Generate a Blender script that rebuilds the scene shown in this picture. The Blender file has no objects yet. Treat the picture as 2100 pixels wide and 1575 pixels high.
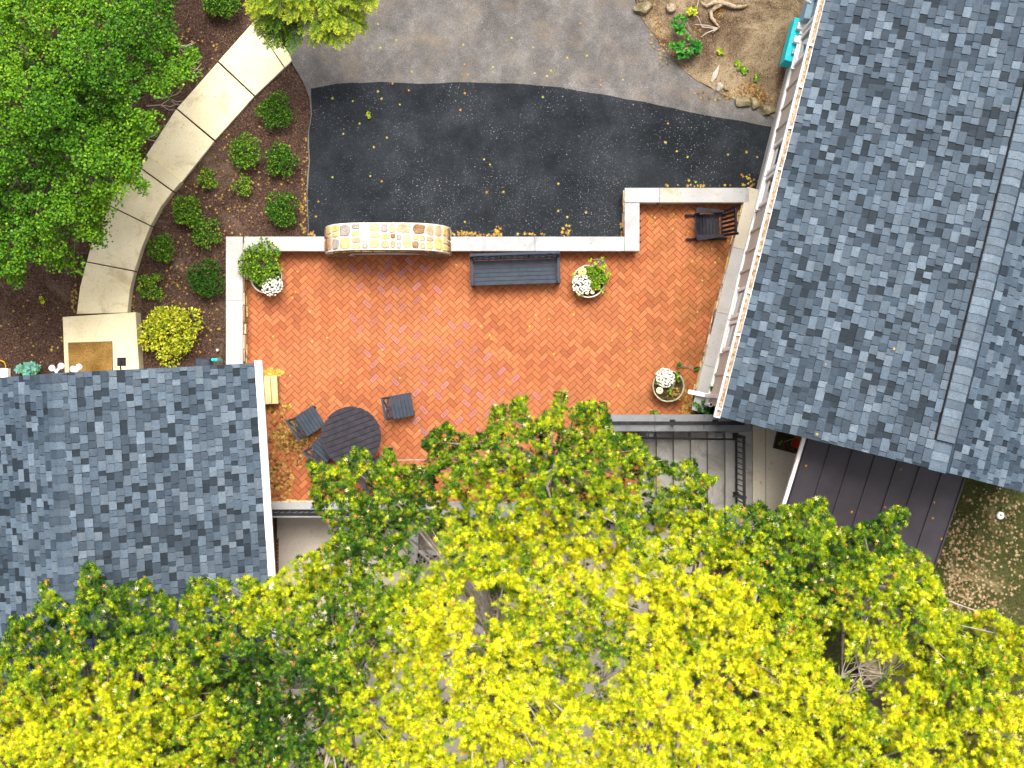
import bpy, bmesh, math, random
import numpy as np
from mathutils import Matrix, Vector
random.seed(7)
RNG = np.random.default_rng(11)
SC = bpy.context.scene
COL = SC.collection

# ------------------------------------------------------------------ camera, sky, sun, exposure
HC = 27.0                                    # drone height over the patio; 1 photo pixel = 1 cm on the patio
cam_d = bpy.data.cameras.new('camera'); cam = bpy.data.objects.new('camera', cam_d); COL.objects.link(cam)
cam.location = (0, 0, HC); cam.rotation_euler = (0, 0, 0)
cam_d.sensor_width = 36.0; cam_d.lens = 36.0 * HC / 21.0; cam_d.clip_end = 500.0
SC.camera = cam
SUN_AZ, SUN_EL = math.radians(10), math.radians(68)     # azimuth clockwise from north (+Y)
world = bpy.data.worlds.new('World'); SC.world = world; world.use_nodes = True
wn = world.node_tree; bg = wn.nodes['Background']
sky = wn.nodes.new('ShaderNodeTexSky'); sky.sky_type = 'NISHITA'; sky.sun_disc = False
sky.sun_elevation = SUN_EL; sky.sun_rotation = SUN_AZ; sky.air_density = 0.65; sky.dust_density = 8.0; sky.ozone_density = 0.6
hs = wn.nodes.new('ShaderNodeHueSaturation'); hs.inputs['Saturation'].default_value = 0.5      # thin overcast: a paler sky
wn.links.new(sky.outputs[0], hs.inputs['Color']); wn.links.new(hs.outputs[0], bg.inputs[0]); bg.inputs[1].default_value = 0.15
sd = bpy.data.lights.new('sun', 'SUN'); sun = bpy.data.objects.new('sun', sd); COL.objects.link(sun)
sd.energy = 2.0; sd.angle = math.radians(24); sd.color = (1.0, 0.93, 0.82)
sdir = Vector((math.sin(SUN_AZ) * math.cos(SUN_EL), math.cos(SUN_AZ) * math.cos(SUN_EL), math.sin(SUN_EL)))
sun.rotation_euler = sdir.to_track_quat('Z', 'Y').to_euler(); sun.location = (20, 20, 30)
SC.view_settings.view_transform = 'Standard'; SC.view_settings.look = 'None'
SC.view_settings.exposure = 0.95; SC.view_settings.gamma = 1.0
SC.render.engine = 'CYCLES'
SC.cycles.max_bounces = 6; SC.cycles.diffuse_bounces = 3; SC.cycles.glossy_bounces = 2
SC.cycles.transmission_bounces = 4; SC.cycles.transparent_max_bounces = 4
SC.cycles.use_denoising = True

# ------------------------------------------------------------------ helpers
def P(px, py, z=0.0):
    """photo pixel + known height -> world point"""
    k = (HC - z) / HC / 100.0
    return Vector(((px - 1050.0) * k, (787.5 - py) * k, z))
def to_px(x, y, z):
    k = 100.0 * HC / (HC - z)
    return 1050.0 + x * k, 787.5 - y * k
ORG = {}
def tag(o, label=None, cat=None, group=None, kind=None):
    if label: o['label'] = label
    if cat: o['category'] = cat
    if group: o['group'] = group
    if kind: o['kind'] = kind
    return o
def thing(name, label, cat, loc=(0, 0, 0), rz=0.0, group=None):
    o = bpy.data.objects.new(name, None); COL.objects.link(o); o.empty_display_size = 0.1
    o.location = loc; o.rotation_euler = (0, 0, rz); tag(o, label, cat, group)
    ORG[o] = Vector(loc) if rz == 0.0 else None
    return o
def link(name, me, parent=None, loc=(0, 0, 0), rot=None):
    o = bpy.data.objects.new(name, me); COL.objects.link(o)
    if parent: o.parent = parent
    o.location = loc
    if rot is not None: o.rotation_euler = rot
    ORG[o] = ORG.get(parent) if parent else Vector((0, 0, 0))
    return o
class MB:
    """collects shapes into one mesh"""
    def __init__(s): s.v = []; s.f = []; s.m = []; s.cm = 0
    def add(s, vs, fs):
        n = len(s.v); s.v += [tuple(v) for v in vs]; s.f += [tuple(i + n for i in f) for f in fs]; s.m += [s.cm] * len(fs)
        return s
    def box(s, c, size, M=None, taper=1.0):
        x, y, z = size[0] / 2, size[1] / 2, size[2] / 2; t = taper
        vs = [Vector(p) for p in ((-x, -y, -z), (x, -y, -z), (x, y, -z), (-x, y, -z), (-x * t, -y * t, z), (x * t, -y * t, z), (x * t, y * t, z), (-x * t, y * t, z))]
        if M is not None: vs = [M @ v for v in vs]
        c = Vector(c); vs = [v + c for v in vs]
        return s.add(vs, [(3, 2, 1, 0), (4, 5, 6, 7), (0, 1, 5, 4), (1, 2, 6, 5), (2, 3, 7, 6), (3, 0, 4, 7)])
    def bbox(s, c, size, b=0.006, M=None):
        """box with a chamfered top"""
        x, y, z = size[0] / 2, size[1] / 2, size[2] / 2
        vs = []
        for (xx, yy, zz) in ((x, y, -z), (x, y, z - b), (x - b, y - b, z)):
            vs += [Vector(p) for p in ((-xx, -yy, zz), (xx, -yy, zz), (xx, yy, zz), (-xx, yy, zz))]
        if M is not None: vs = [M @ v for v in vs]
        c = Vector(c); vs = [v + c for v in vs]
        fs = [(3, 2, 1, 0), (8, 9, 10, 11)]
        for r in (0, 4):
            for i in range(4): fs.append((r + i, r + (i + 1) % 4, r + 4 + (i + 1) % 4, r + 4 + i))
        return s.add(vs, fs)
    def prism(s, poly, z0, z1, b=0.0):
        n = len(poly); a = sum(poly[i][0] * poly[(i + 1) % n][1] - poly[(i + 1) % n][0] * poly[i][1] for i in range(n))
        if a < 0: poly = poly[::-1]
        vs = [(p[0], p[1], z0) for p in poly] + [(p[0], p[1], z1 - b) for p in poly]
        fs = [tuple(range(n - 1, -1, -1))]
        fs += [(i, (i + 1) % n, n + (i + 1) % n, n + i) for i in range(n)]
        if b > 0:
            cx = sum(p[0] for p in poly) / n; cy = sum(p[1] for p in poly) / n
            for p in poly:
                d = Vector((cx - p[0], cy - p[1])); L = max(d.length, 1e-6)
                vs.append((p[0] + d.x / L * b * 1.3, p[1] + d.y / L * b * 1.3, z1))
            fs += [(n + i, n + (i + 1) % n, 2 * n + (i + 1) % n, 2 * n + i) for i in range(n)]
            fs.append(tuple(range(2 * n, 3 * n)))
        else: fs.append(tuple(range(n, 2 * n)))
        return s.add(vs, fs)
    def tube(s, path, r, n=6, cap=True):
        path = [Vector(p) for p in path]; rs = r if isinstance(r, (list, tuple)) else [r] * len(path)
        vs = []; N = len(path)
        for i, p in enumerate(path):
            t = (path[min(i + 1, N - 1)] - path[max(i - 1, 0)])
            t = t.normalized() if t.length > 1e-9 else Vector((0, 0, 1))
            a = t.cross(Vector((0, 0, 1)));  a = a.normalized() if a.length > 1e-3 else Vector((1, 0, 0))
            b = t.cross(a)
            for k in range(n):
                an = 2 * math.pi * k / n
                vs.append(p + (a * math.cos(an) + b * math.sin(an)) * rs[i])
        fs = []
        for i in range(N - 1):
            for k in range(n):
                fs.append((i * n + k, i * n + (k + 1) % n, (i + 1) * n + (k + 1) % n, (i + 1) * n + k))
        if cap: fs += [tuple(range(n - 1, -1, -1)), tuple((N - 1) * n + k for k in range(n))]
        return s.add(vs, fs)
    def bar(s, a, b, w, h):
        """rectangular bar between two points"""
        a = Vector(a); b = Vector(b); t = (b - a); L = t.length; t.normalize()
        u = Vector((0, 0, 1)) if abs(t.z) < 0.95 else Vector((0, 1, 0))
        y = u.cross(t).normalized(); z = t.cross(y)
        M = Matrix((t, y, z)).transposed()
        return s.box((a + b) / 2, (L, w, h), M)
    def lathe(s, prof, c=(0, 0, 0), n=24):
        vs = []; m = len(prof)
        for k in range(n):
            a = 2 * math.pi * k / n
            for (r, z) in prof: vs.append((c[0] + r * math.cos(a), c[1] + r * math.sin(a), c[2] + z))
        fs = [(k * m + i, ((k + 1) % n) * m + i, ((k + 1) % n) * m + i + 1, k * m + i + 1) for k in range(n) for i in range(m - 1)]
        return s.add(vs, fs)
    def ball(s, c, r, n=10, m=6, sq=1.0, rib=0.0, nr=8):
        vs = []; fs = []
        for j in range(m + 1):
            th = math.pi * j / m
            for k in range(n):
                a = 2 * math.pi * k / n; rr = r * (1 + rib * abs(math.cos(a * nr / 2)))
                vs.append((c[0] + rr * math.sin(th) * math.cos(a), c[1] + rr * math.sin(th) * math.sin(a), c[2] + r * sq * math.cos(th)))
        for j in range(m):
            for k in range(n): fs.append(((j + 1) * n + k, (j + 1) * n + (k + 1) % n, j * n + (k + 1) % n, j * n + k))
        return s.add(vs, fs)
    def mesh(s, name, mats, off=None):
        me = bpy.data.meshes.new(name)
        vs = s.v if off is None else [(v[0] - off[0], v[1] - off[1], v[2] - off[2]) for v in s.v]
        me.from_pydata(vs, [], s.f)
        for m in (mats if isinstance(mats, (list, tuple)) else [mats]): me.materials.append(m)
        if any(s.m): me.polygons.foreach_set('material_index', s.m)
        return me
    def build(s, name, mats, parent=None, smooth=False, local=False):
        off = None
        if parent is not None and not local: off = ORG[parent]
        me = s.mesh(name, mats, off)
        if smooth: me.polygons.foreach_set('use_smooth', [True] * len(me.polygons))
        me.update()
        return link(name, me, parent)
def fast_mesh(name, verts, faces_flat, sizes, mat, colors=None, smooth=False):
    """big mesh from numpy arrays; colors per vertex (N,3) linear"""
    me = bpy.data.meshes.new(name)
    nv = len(verts); nl = len(faces_flat); nf = len(sizes)
    me.vertices.add(nv); me.vertices.foreach_set('co', verts.astype(np.float32).ravel())
    me.loops.add(nl); me.loops.foreach_set('vertex_index', faces_flat.astype(np.int32))
    me.polygons.add(nf)
    st = np.concatenate(([0], np.cumsum(sizes)[:-1])).astype(np.int32)
    me.polygons.foreach_set('loop_start', st)
    me.polygons.foreach_set('loop_total', sizes.astype(np.int32))
    me.materials.append(mat)
    if colors is not None:
        at = me.color_attributes.new('tint', 'FLOAT_COLOR', 'POINT')
        c4 = np.ones((nv, 4), np.float32); c4[:, :3] = colors; at.data.foreach_set('color', c4.ravel())
    if smooth: me.polygons.foreach_set('use_smooth', np.ones(nf, bool))
    me.update(calc_edges=True)
    return me
# leaf templates: (verts, faces)
def star_leaf():
    v = [(0, -0.34, 0), (0.10, 0.30, 0.02), (0, 1.05, -0.08), (-0.10, 0.30, 0.02),
         (-0.58, 0.74, -0.10), (0, 0.26, 0.03), (0, 0.52, 0.03), (0.58, 0.74, -0.10),
         (-0.66, 0.16, -0.12), (0, 0.02, 0.01), (0, 0.26, 0.01), (0.66, 0.16, -0.12)]
    v = np.array(v); v[:, 1] -= 0.35
    return v, [(0, 1, 2, 3), (4, 5, 6), (5, 7, 6), (8, 9, 10), (9, 11, 10)]
def oval_leaf(w=0.5, fold=0.12):
    v = np.array([(0, -0.5, 0), (w, -0.12, fold), (w * 0.8, 0.25, fold), (0, 0.5, -0.05), (-w * 0.8, 0.25, fold), (-w, -0.12, fold)])
    return v, [(0, 1, 2, 3), (0, 3, 4, 5)]
def needle_leaf(w=0.09):
    return np.array([(0, -0.5, 0), (w, 0.0, 0.02), (0, 0.5, 0), (-w, 0.0, 0.02)]), [(0, 1, 2, 3)]
LEAF = {'star': star_leaf(), 'oval': oval_leaf(0.30), 'round': oval_leaf(0.46, 0.08), 'needle': needle_leaf(0.16), 'blade': needle_leaf(0.05), 'petal': oval_leaf(0.4, 0.05), 'chip': needle_leaf(0.22)}
def rotmats(dirs, roll):
    """local +Y -> dirs, local Z as near up as possible, then rolled about Y"""
    y = dirs / np.maximum(np.linalg.norm(dirs, axis=1, keepdims=True), 1e-9)
    up = np.tile(np.array([0, 0, 1.0]), (len(y), 1))
    par = np.abs(y[:, 2]) > 0.97; up[par] = (1, 0, 0)
    x = np.cross(y, up); x /= np.linalg.norm(x, axis=1, keepdims=True)
    z = np.cross(x, y)
    c, s = np.cos(roll)[:, None], np.sin(roll)[:, None]
    x2 = x * c + z * s; z2 = -x * s + z * c
    return np.stack([x2, y, z2], axis=2)
def leaf_mesh(name, kind, pos, dirs, roll, size, cols, mat):
    tv, tf = LEAF[kind]; n = len(pos); k = len(tv)
    R = rotmats(dirs, roll)
    v = np.einsum('nij,kj->nki', R, tv) * size[:, None, None] + pos[:, None, :]
    base = (np.arange(n) * k)[:, None]
    flat = np.array([i for f in tf for i in f]); fs = np.array([len(f) for f in tf])
    return fast_mesh(name, v.reshape(-1, 3), (base + flat[None, :]).ravel(), np.tile(fs, n), mat, np.repeat(cols, k, axis=0))
LEAF_GAIN = 0.82
def mixcol(stops, t):
    t = np.clip(t, 0, 1) * (len(stops) - 1); i = np.minimum(t.astype(int), len(stops) - 2); f = (t - i)[:, None]
    S = np.array(stops) * LEAF_GAIN; return S[i] * (1 - f) + S[i + 1] * f
def in_poly(x, y, poly):
    x = np.asarray(x); y = np.asarray(y); c = np.zeros(x.shape, bool); n = len(poly); j = n - 1
    for i in range(n):
        xi, yi = poly[i][0], poly[i][1]; xj, yj = poly[j][0], poly[j][1]
        c ^= ((yi > y) != (yj > y)) & (x < (xj - xi) * (y - yi) / (yj - yi + 1e-12) + xi); j = i
    return c

# ------------------------------------------------------------------ materials (all procedural)
def nodes(name):
    m = bpy.data.materials.new(name); m.use_nodes = True; nt = m.node_tree; b = nt.nodes['Principled BSDF']
    return m, nt, b
class NT:
    def __init__(s, nt): s.nt = nt
    def n(s, t, **kw):
        x = s.nt.nodes.new(t)
        for k, v in kw.items(): setattr(x, k, v)
        return x
    def L(s, a, b): s.nt.links.new(a, b)
    def pos(s): return s.n('ShaderNodeNewGeometry').outputs['Position']
    def noise(s, vec, scale, detail=3, rough=0.55, dist=0.0):
        x = s.n('ShaderNodeTexNoise'); x.inputs['Scale'].default_value = scale; x.inputs['Detail'].default_value = detail
        x.inputs['Roughness'].default_value = rough; x.inputs['Distortion'].default_value = dist; s.L(vec, x.inputs['Vector']); return x.outputs['Fac']
    def ramp(s, fac, stops, interp='LINEAR'):
        r = s.n('ShaderNodeValToRGB'); r.color_ramp.interpolation = interp; e = r.color_ramp.elements
        while len(e) < len(stops): e.new(0.5)
        for i, (p, c) in enumerate(stops):
            e[i].position = p; e[i].color = (*c, 1) if not isinstance(c, (int, float)) else (c, c, c, 1)
        s.L(fac, r.inputs[0]); return r.outputs[0]
    def mix(s, fac, a, b, mode='MIX'):
        x = s.n('ShaderNodeMix', data_type='RGBA', blend_type=mode)
        for sock, val in ((x.inputs[0], fac), (x.inputs[6], a), (x.inputs[7], b)):
            if hasattr(val, 'links'): s.L(val, sock)
            elif isinstance(val, (int, float)): sock.default_value = val
            else: sock.default_value = (*val, 1)
        return x.outputs[2]
    def math(s, op, a, b=None):
        x = s.n('ShaderNodeMath', operation=op)
        for sock, val in ((x.inputs[0], a), (x.inputs[1], b)):
            if val is None: continue
            if hasattr(val, 'links'): s.L(val, sock)
            else: sock.default_value = val
        return x.outputs[0]
    def bump(s, h, strength, dist, bsdf):
        b = s.n('ShaderNodeBump'); b.inputs['Strength'].default_value = strength; b.inputs['Distance'].default_value = dist
        s.L(h, b.inputs['Height']); s.L(b.outputs[0], bsdf.inputs['Normal'])
def pmat(name, c1, c2, scale=6, detail=4, rough=0.75, fine=None, bump=0.2, bscale=60, bdist=0.004, spec=0.08, metal=0.0, lo=0.35, hi=0.65):
    """two-tone noise; fine = (scale, c_dark_mult, c_light_mult) grain"""
    m, nt, b = nodes(name); q = NT(nt); p = q.pos()
    c = q.ramp(q.noise(p, scale, detail), [(lo, c1), (hi, c2)])
    if fine:
        g = q.ramp(q.noise(p, fine[0], 2), [(0.38, fine[1]), (0.62, fine[2])]); c = q.mix(1.0, c, g, 'MULTIPLY')
    q.L(c, b.inputs['Base Color']); b.inputs['Roughness'].default_value = rough; b.inputs['Specular IOR Level'].default_value = spec
    b.inputs['Metallic'].default_value = metal
    if bump > 0: q.bump(q.noise(p, bscale, 3), bump, bdist, b)
    return m
def leafmat(name, rough=0.5, trans=0.25, gain=1.0):
    m, nt, b = nodes(name); q = NT(nt)
    a = q.n('ShaderNodeVertexColor'); a.layer_name = 'tint'
    q.L(a.outputs[0], b.inputs['Base Color']); b.inputs['Roughness'].default_value = rough; b.inputs['Specular IOR Level'].default_value = 0.10
    t = q.n('ShaderNodeBsdfTranslucent'); q.L(a.outputs[0], t.inputs[0])
    mx = q.n('ShaderNodeMixShader'); mx.inputs[0].default_value = trans
    out = [x for x in nt.nodes if x.type == 'OUTPUT_MATERIAL'][0]
    q.L(b.outputs[0], mx.inputs[1]); q.L(t.outputs[0], mx.inputs[2]); q.L(mx.outputs[0], out.inputs[0])
    return m
def brickmat(name, engraved=False):
    m, nt, b = nodes(name); q = NT(nt); p = q.pos()
    g = q.n('ShaderNodeNewGeometry'); oi = q.n('ShaderNodeObjectInfo')
    r = q.math('FRACT', q.math('ADD', g.outputs['Random Per Island'], oi.outputs['Random']))
    if engraved: c = q.ramp(r, [(0.0, (0.32, 0.135, 0.115)), (0.5, (0.38, 0.165, 0.14)), (1.0, (0.30, 0.125, 0.125))])
    else: c = q.ramp(r, [(0.0, (0.26, 0.084, 0.037)), (0.25, (0.31, 0.102, 0.044)), (0.65, (0.345, 0.120, 0.050)), (0.9, (0.39, 0.145, 0.062)), (1.0, (0.325, 0.116, 0.058))])
    pale = q.ramp(q.noise(p, 0.55, 3), [(0.42, 0.0), (0.66, 1.0)])
    c = q.mix(q.math('MULTIPLY', pale, 0.55), c, (0.42, 0.165, 0.070))
    dirt = q.ramp(q.noise(p, 1.1, 5, 0.6), [(0.47, 0.0), (0.64, 1.0)])
    c = q.mix(q.math('MULTIPLY', dirt, 0.38), c, (0.19, 0.065, 0.034))
    # darker brown patches, denser towards the house side of the patio
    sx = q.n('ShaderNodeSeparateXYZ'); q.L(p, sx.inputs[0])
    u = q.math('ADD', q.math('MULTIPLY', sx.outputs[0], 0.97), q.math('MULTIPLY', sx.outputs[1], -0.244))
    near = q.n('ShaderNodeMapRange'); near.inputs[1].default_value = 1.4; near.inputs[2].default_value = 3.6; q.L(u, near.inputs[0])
    brown_patch = q.math('MULTIPLY', q.ramp(q.noise(p, 2.4, 5, 0.65), [(0.42, 0.0), (0.6, 1.0)]), near.outputs[0])
    c = q.mix(q.math('MULTIPLY', brown_patch, 0.6), c, (0.16, 0.075, 0.020))
    gr = q.ramp(q.noise(p, 50, 3, 0.8), [(0.3, 0.74), (0.7, 1.2)]); c = q.mix(1.0, c, gr, 'MULTIPLY')
    if engraved:
        tc = q.n('ShaderNodeTexCoord'); so = q.n('ShaderNodeSeparateXYZ'); q.L(tc.outputs['Object'], so.inputs[0])
        yy = q.math('MULTIPLY', so.outputs[1], 52.0)
        d = q.math('ABSOLUTE', q.math('SUBTRACT', yy, q.math('ROUND', yy)))
        on = q.math('MULTIPLY', q.math('LESS_THAN', d, 0.26), q.math('LESS_THAN', q.math('ABSOLUTE', so.outputs[1]), 0.029))
        on = q.math('MULTIPLY', on, q.math('LESS_THAN', q.math('ABSOLUTE', so.outputs[0]), 0.072))
        br = q.math('GREATER_THAN', q.noise(p, 75, 1), 0.43)
        c = q.mix(q.math('MULTIPLY', q.math('MULTIPLY', on, br), 0.7), c, (0.12, 0.04, 0.04))
    q.L(c, b.inputs['Base Color']); b.inputs['Roughness'].default_value = 0.85; b.inputs['Specular IOR Level'].default_value = 0.06
    q.bump(q.noise(p, 120, 3), 0.25, 0.003, b)
    return m
def shinglemat(name, c):
    m, nt, b = nodes(name); q = NT(nt); p = q.pos()
    g = q.n('ShaderNodeNewGeometry'); oi = q.n('ShaderNodeObjectInfo')
    r = q.math('FRACT', q.math('ADD', g.outputs['Random Per Island'], oi.outputs['Random']))
    v = q.ramp(r, [(0.0, 0.78), (1.0, 1.22)])
    col = q.mix(1.0, c, v, 'MULTIPLY')
    gr = q.ramp(q.noise(p, 48, 3, 0.8), [(0.30, 0.62), (0.70, 1.42)]); col = q.mix(1.0, col, gr, 'MULTIPLY')
    bl = q.ramp(q.noise(p, 5, 3), [(0.3, 0.86), (0.7, 1.12)]); col = q.mix(1.0, col, bl, 'MULTIPLY')
    q.L(col, b.inputs['Base Color']); b.inputs['Roughness'].default_value = 0.7; b.inputs['Specular IOR Level'].default_value = 0.22
    q.bump(q.noise(p, 220, 2), 0.5, 0.003, b)
    return m
def asphaltmat(name, c1, c2, fleck, fleck_amt, tan=0.0):
    m, nt, b = nodes(name); q = NT(nt); p = q.pos()
    c = q.ramp(q.noise(p, 0.7, 5, 0.6, 0.3), [(0.34, c1), (0.66, c2)])
    gr = q.ramp(q.noise(p, 38, 4, 0.85), [(0.30, 0.6), (0.5, 1.0), (0.70, 1.6)]); c = q.mix(1.0, c, gr, 'MULTIPLY')
    patchy = q.ramp(q.noise(p, 0.9, 4, 0.6), [(0.42, 0.15), (0.62, 1.0)])
    fl = q.math('MULTIPLY', q.ramp(q.noise(p, 36, 1.5, 0.5), [(0.69 - 0.05 * fleck_amt, 0.0), (0.78 - 0.05 * fleck_amt, 1.0)]), patchy)
    c = q.mix(q.math('MULTIPLY', fl, 0.75), c, fleck)
    st2 = q.n('ShaderNodeMapping'); st2.inputs['Scale'].default_value = (1.0, 0.8, 1.0); q.L(p, st2.inputs[0])
    wear = q.ramp(q.noise(st2.outputs[0], 2.6, 8, 0.72, 0.0), [(0.36, 0.78), (0.52, 1.0), (0.70, 1.4)]); c = q.mix(1.0, c, wear, 'MULTIPLY')
    if tan: c = q.mix(q.math('MULTIPLY', q.ramp(q.noise(p, 1.6, 4), [(0.5, 0.0), (0.72, 1.0)]), tan), c, (0.22, 0.17, 0.11))
    q.L(c, b.inputs['Base Color']); b.inputs['Roughness'].default_value = 0.8; b.inputs['Specular IOR Level'].default_value = 0.07
    q.bump(q.noise(p, 90, 3), 0.6, 0.006, b)
    return m
def mulchmat(name, dark, mid, light, tan=None, tanlo=0.5):
    m, nt, b = nodes(name); q = NT(nt); p = q.pos()
    c = q.ramp(q.noise(p, 34, 4, 0.7), [(0.30, dark), (0.52, mid), (0.74, light)])
    big = q.ramp(q.noise(p, 1.2, 3), [(0.3, 0.7), (0.7, 1.25)]); c = q.mix(1.0, c, big, 'MULTIPLY')
    if tan:
        k = q.ramp(q.noise(p, 0.75, 5, 0.65, 0.6), [(tanlo, 0.0), (tanlo + 0.16, 1.0)])
        t = q.mix(1.0, tan, q.ramp(q.noise(p, 60, 3, 0.7), [(0.3, 0.6), (0.7, 1.3)]), 'MULTIPLY')
        c = q.mix(q.math('MULTIPLY', k, 0.85), c, t)
    q.L(c, b.inputs['Base Color']); b.inputs['Roughness'].default_value = 0.95; b.inputs['Specular IOR Level'].default_value = 0.1
    q.bump(q.noise(p, 40, 4, 0.7), 0.9, 0.02, b)
    return m
def concretemat(name, c1, c2, stain=None, lo=0.5, amt=0.6, sscale=2.0):
    m, nt, b = nodes(name); q = NT(nt); p = q.pos()
    c = q.ramp(q.noise(p, 1.3, 5, 0.6), [(0.32, c1), (0.68, c2)])
    gr = q.ramp(q.noise(p, 60, 3, 0.7), [(0.3, 0.86), (0.7, 1.08)]); c = q.mix(1.0, c, gr, 'MULTIPLY')
    sp = q.ramp(q.noise(p, 26, 2, 0.5), [(0.27, 0.45), (0.36, 1.0)]); c = q.mix(0.55, c, q.mix(1.0, c, sp, 'MULTIPLY'))
    if stain:
        k = q.ramp(q.noise(p, sscale, 6, 0.7, 0.8), [(lo, 0.0), (lo + 0.14, 1.0)]); c = q.mix(q.math('MULTIPLY', k, amt), c, stain)
    q.L(c, b.inputs['Base Color']); b.inputs['Roughness'].default_value = 0.85; b.inputs['Specular IOR Level'].default_value = 0.08
    q.bump(q.noise(p, 80, 3), 0.25, 0.003, b)
    return m
def woodmat(name, c1, c2, rough=0.6, sx=4, sy=40):
    m, nt, b = nodes(name); q = NT(nt)
    tc = q.n('ShaderNodeTexCoord'); mp = q.n('ShaderNodeMapping'); mp.inputs['Scale'].default_value = (sy, sx, sy); q.L(tc.outputs['Object'], mp.inputs[0])
    c = q.ramp(q.noise(mp.outputs[0], 1.0, 5, 0.6, 0.8), [(0.32, c1), (0.66, c2)])
    q.L(c, b.inputs['Base Color']); b.inputs['Roughness'].default_value = rough; q.bump(q.noise(mp.outputs[0], 2.0, 3), 0.15, 0.002, b)
    return m
M = {}
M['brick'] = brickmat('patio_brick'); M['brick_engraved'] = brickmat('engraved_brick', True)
M['joint'] = pmat('joint_sand', (0.030, 0.014, 0.008), (0.065, 0.030, 0.016), 12, 4, 0.95, bump=0.3)
SH_T = [(0.013, 0.021, 0.030), (0.028, 0.043, 0.061), (0.046, 0.067, 0.092), (0.066, 0.092, 0.122), (0.092, 0.122, 0.154)]
for i, c in enumerate(SH_T): M['shingle%d' % i] = shinglemat('shingle_tone_%d' % i, c)
M['shingle_edge'] = shinglemat('shingle_edge_shade', (0.008, 0.012, 0.016))  # near-black edge colour paints in the shadow line below each course
M['asphalt_old'] = asphaltmat('old_asphalt', (0.082, 0.078, 0.076), (0.130, 0.124, 0.118), (0.34, 0.33, 0.31), 0.4, tan=0.3)
M['asphalt_new'] = asphaltmat('new_asphalt', (0.0085, 0.0105, 0.013), (0.021, 0.025, 0.030), (0.34, 0.34, 0.35), 0.75)
M['mulch'] = mulchmat('mulch', (0.012, 0.007, 0.005), (0.062, 0.036, 0.025), (0.17, 0.115, 0.085), (0.15, 0.105, 0.075), 0.54)
M['soil'] = mulchmat('garden_soil', (0.022, 0.014, 0.008), (0.090, 0.058, 0.035), (0.22, 0.16, 0.11), (0.29, 0.225, 0.14), 0.44)
M['lawn'] = mulchmat('lawn_soil', (0.020, 0.025, 0.008), (0.055, 0.060, 0.020), (0.13, 0.11, 0.05), (0.40, 0.32, 0.17), 0.56)
M['path'] = concretemat('path_concrete', (0.60, 0.53, 0.34), (0.72, 0.65, 0.45), (0.34, 0.265, 0.15), 0.54, 0.55)
M['landing'] = concretemat('landing_concrete', (0.56, 0.49, 0.31), (0.66, 0.60, 0.42), (0.40, 0.34, 0.21), 0.56, 0.5)
M['joint_dark'] = pmat('slab_joint', (0.03, 0.025, 0.02), (0.06, 0.05, 0.04), 20, 3, 0.95, bump=0)
M['court'] = concretemat('court_concrete', (0.48, 0.42, 0.35), (0.60, 0.54, 0.46), (0.05, 0.035, 0.025), 0.62, 0.85, 3.0)
M['walk'] = concretemat('walk_concrete', (0.43, 0.385, 0.30), (0.52, 0.475, 0.38), (0.30, 0.255, 0.185), 0.6, 0.5)
M['stair'] = concretemat('stair_concrete', (0.22, 0.215, 0.20), (0.32, 0.31, 0.285), (0.13, 0.12, 0.10), 0.50, 0.6)
M['coping'] = concretemat('bluestone', (0.29, 0.30, 0.31), (0.38, 0.385, 0.385), (0.22, 0.23, 0.24), 0.52, 0.5, 3.0)
M['coping_pale'] = concretemat('pale_limestone', (0.33, 0.32, 0.31), (0.44, 0.43, 0.41), (0.25, 0.245, 0.235), 0.55, 0.5, 3.0)
M['coping_lichen'] = concretemat('lichened_bluestone', (0.28, 0.285, 0.28), (0.37, 0.37, 0.36), (0.24, 0.235, 0.085), 0.50, 0.75, 1.2)
M['coping_grey'] = concretemat('grey_bluestone', (0.16, 0.17, 0.178), (0.22, 0.23, 0.238), (0.12, 0.13, 0.135), 0.52, 0.5, 3.0)
M['ledge'] = concretemat('ledge_stone', (0.33, 0.325, 0.31), (0.43, 0.42, 0.40), (0.26, 0.26, 0.17), 0.54, 0.5, 1.6)
M['mortar'] = pmat('cream_mortar', (0.54, 0.50, 0.42), (0.66, 0.62, 0.55), 14, 4, 0.9, (70, 0.8, 1.1), 0.5, 60, 0.008)
STONES = [((0.52, 0.36, 0.14), (0.66, 0.52, 0.27)), ((0.60, 0.50, 0.33), (0.74, 0.67, 0.50)), ((0.17, 0.095, 0.045), (0.30, 0.18, 0.09)), ((0.25, 0.22, 0.20), (0.36, 0.32, 0.29)), ((0.40, 0.24, 0.14), (0.52, 0.36, 0.24)), ((0.50, 0.36, 0.10), (0.70, 0.55, 0.22))]
for i, (a, b_) in enumerate(STONES): M['stone%d' % i] = pmat('field_stone_%d' % i, a, b_, 9, 6, 0.85, (55, 0.7, 1.2), 0.8, 30, 0.015)
M['white'] = pmat('white_paint', (0.80, 0.79, 0.77), (0.86, 0.85, 0.83), 5, 3, 0.5, (25, 0.94, 1.03), 0.05)
M['gutter_dirt'] = pmat('gutter_silt', (0.16, 0.10, 0.05), (0.42, 0.34, 0.25), 18, 4, 0.9, bump=0.4)
M['siding'] = pmat('taupe_siding', (0.50, 0.445, 0.39), (0.56, 0.50, 0.44), 3, 3, 0.65, (60, 0.94, 1.04), 0.1)
M['glass'] = pmat('window_glass', (0.015, 0.012, 0.016), (0.025, 0.02, 0.026), 2, 2, 0.08, None, 0, spec=0.5)
M['teal'] = pmat('teal_steel', (0.02, 0.46, 0.50), (0.04, 0.56, 0.60), 6, 3, 0.45, (40, 0.9, 1.05), 0.05)
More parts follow.
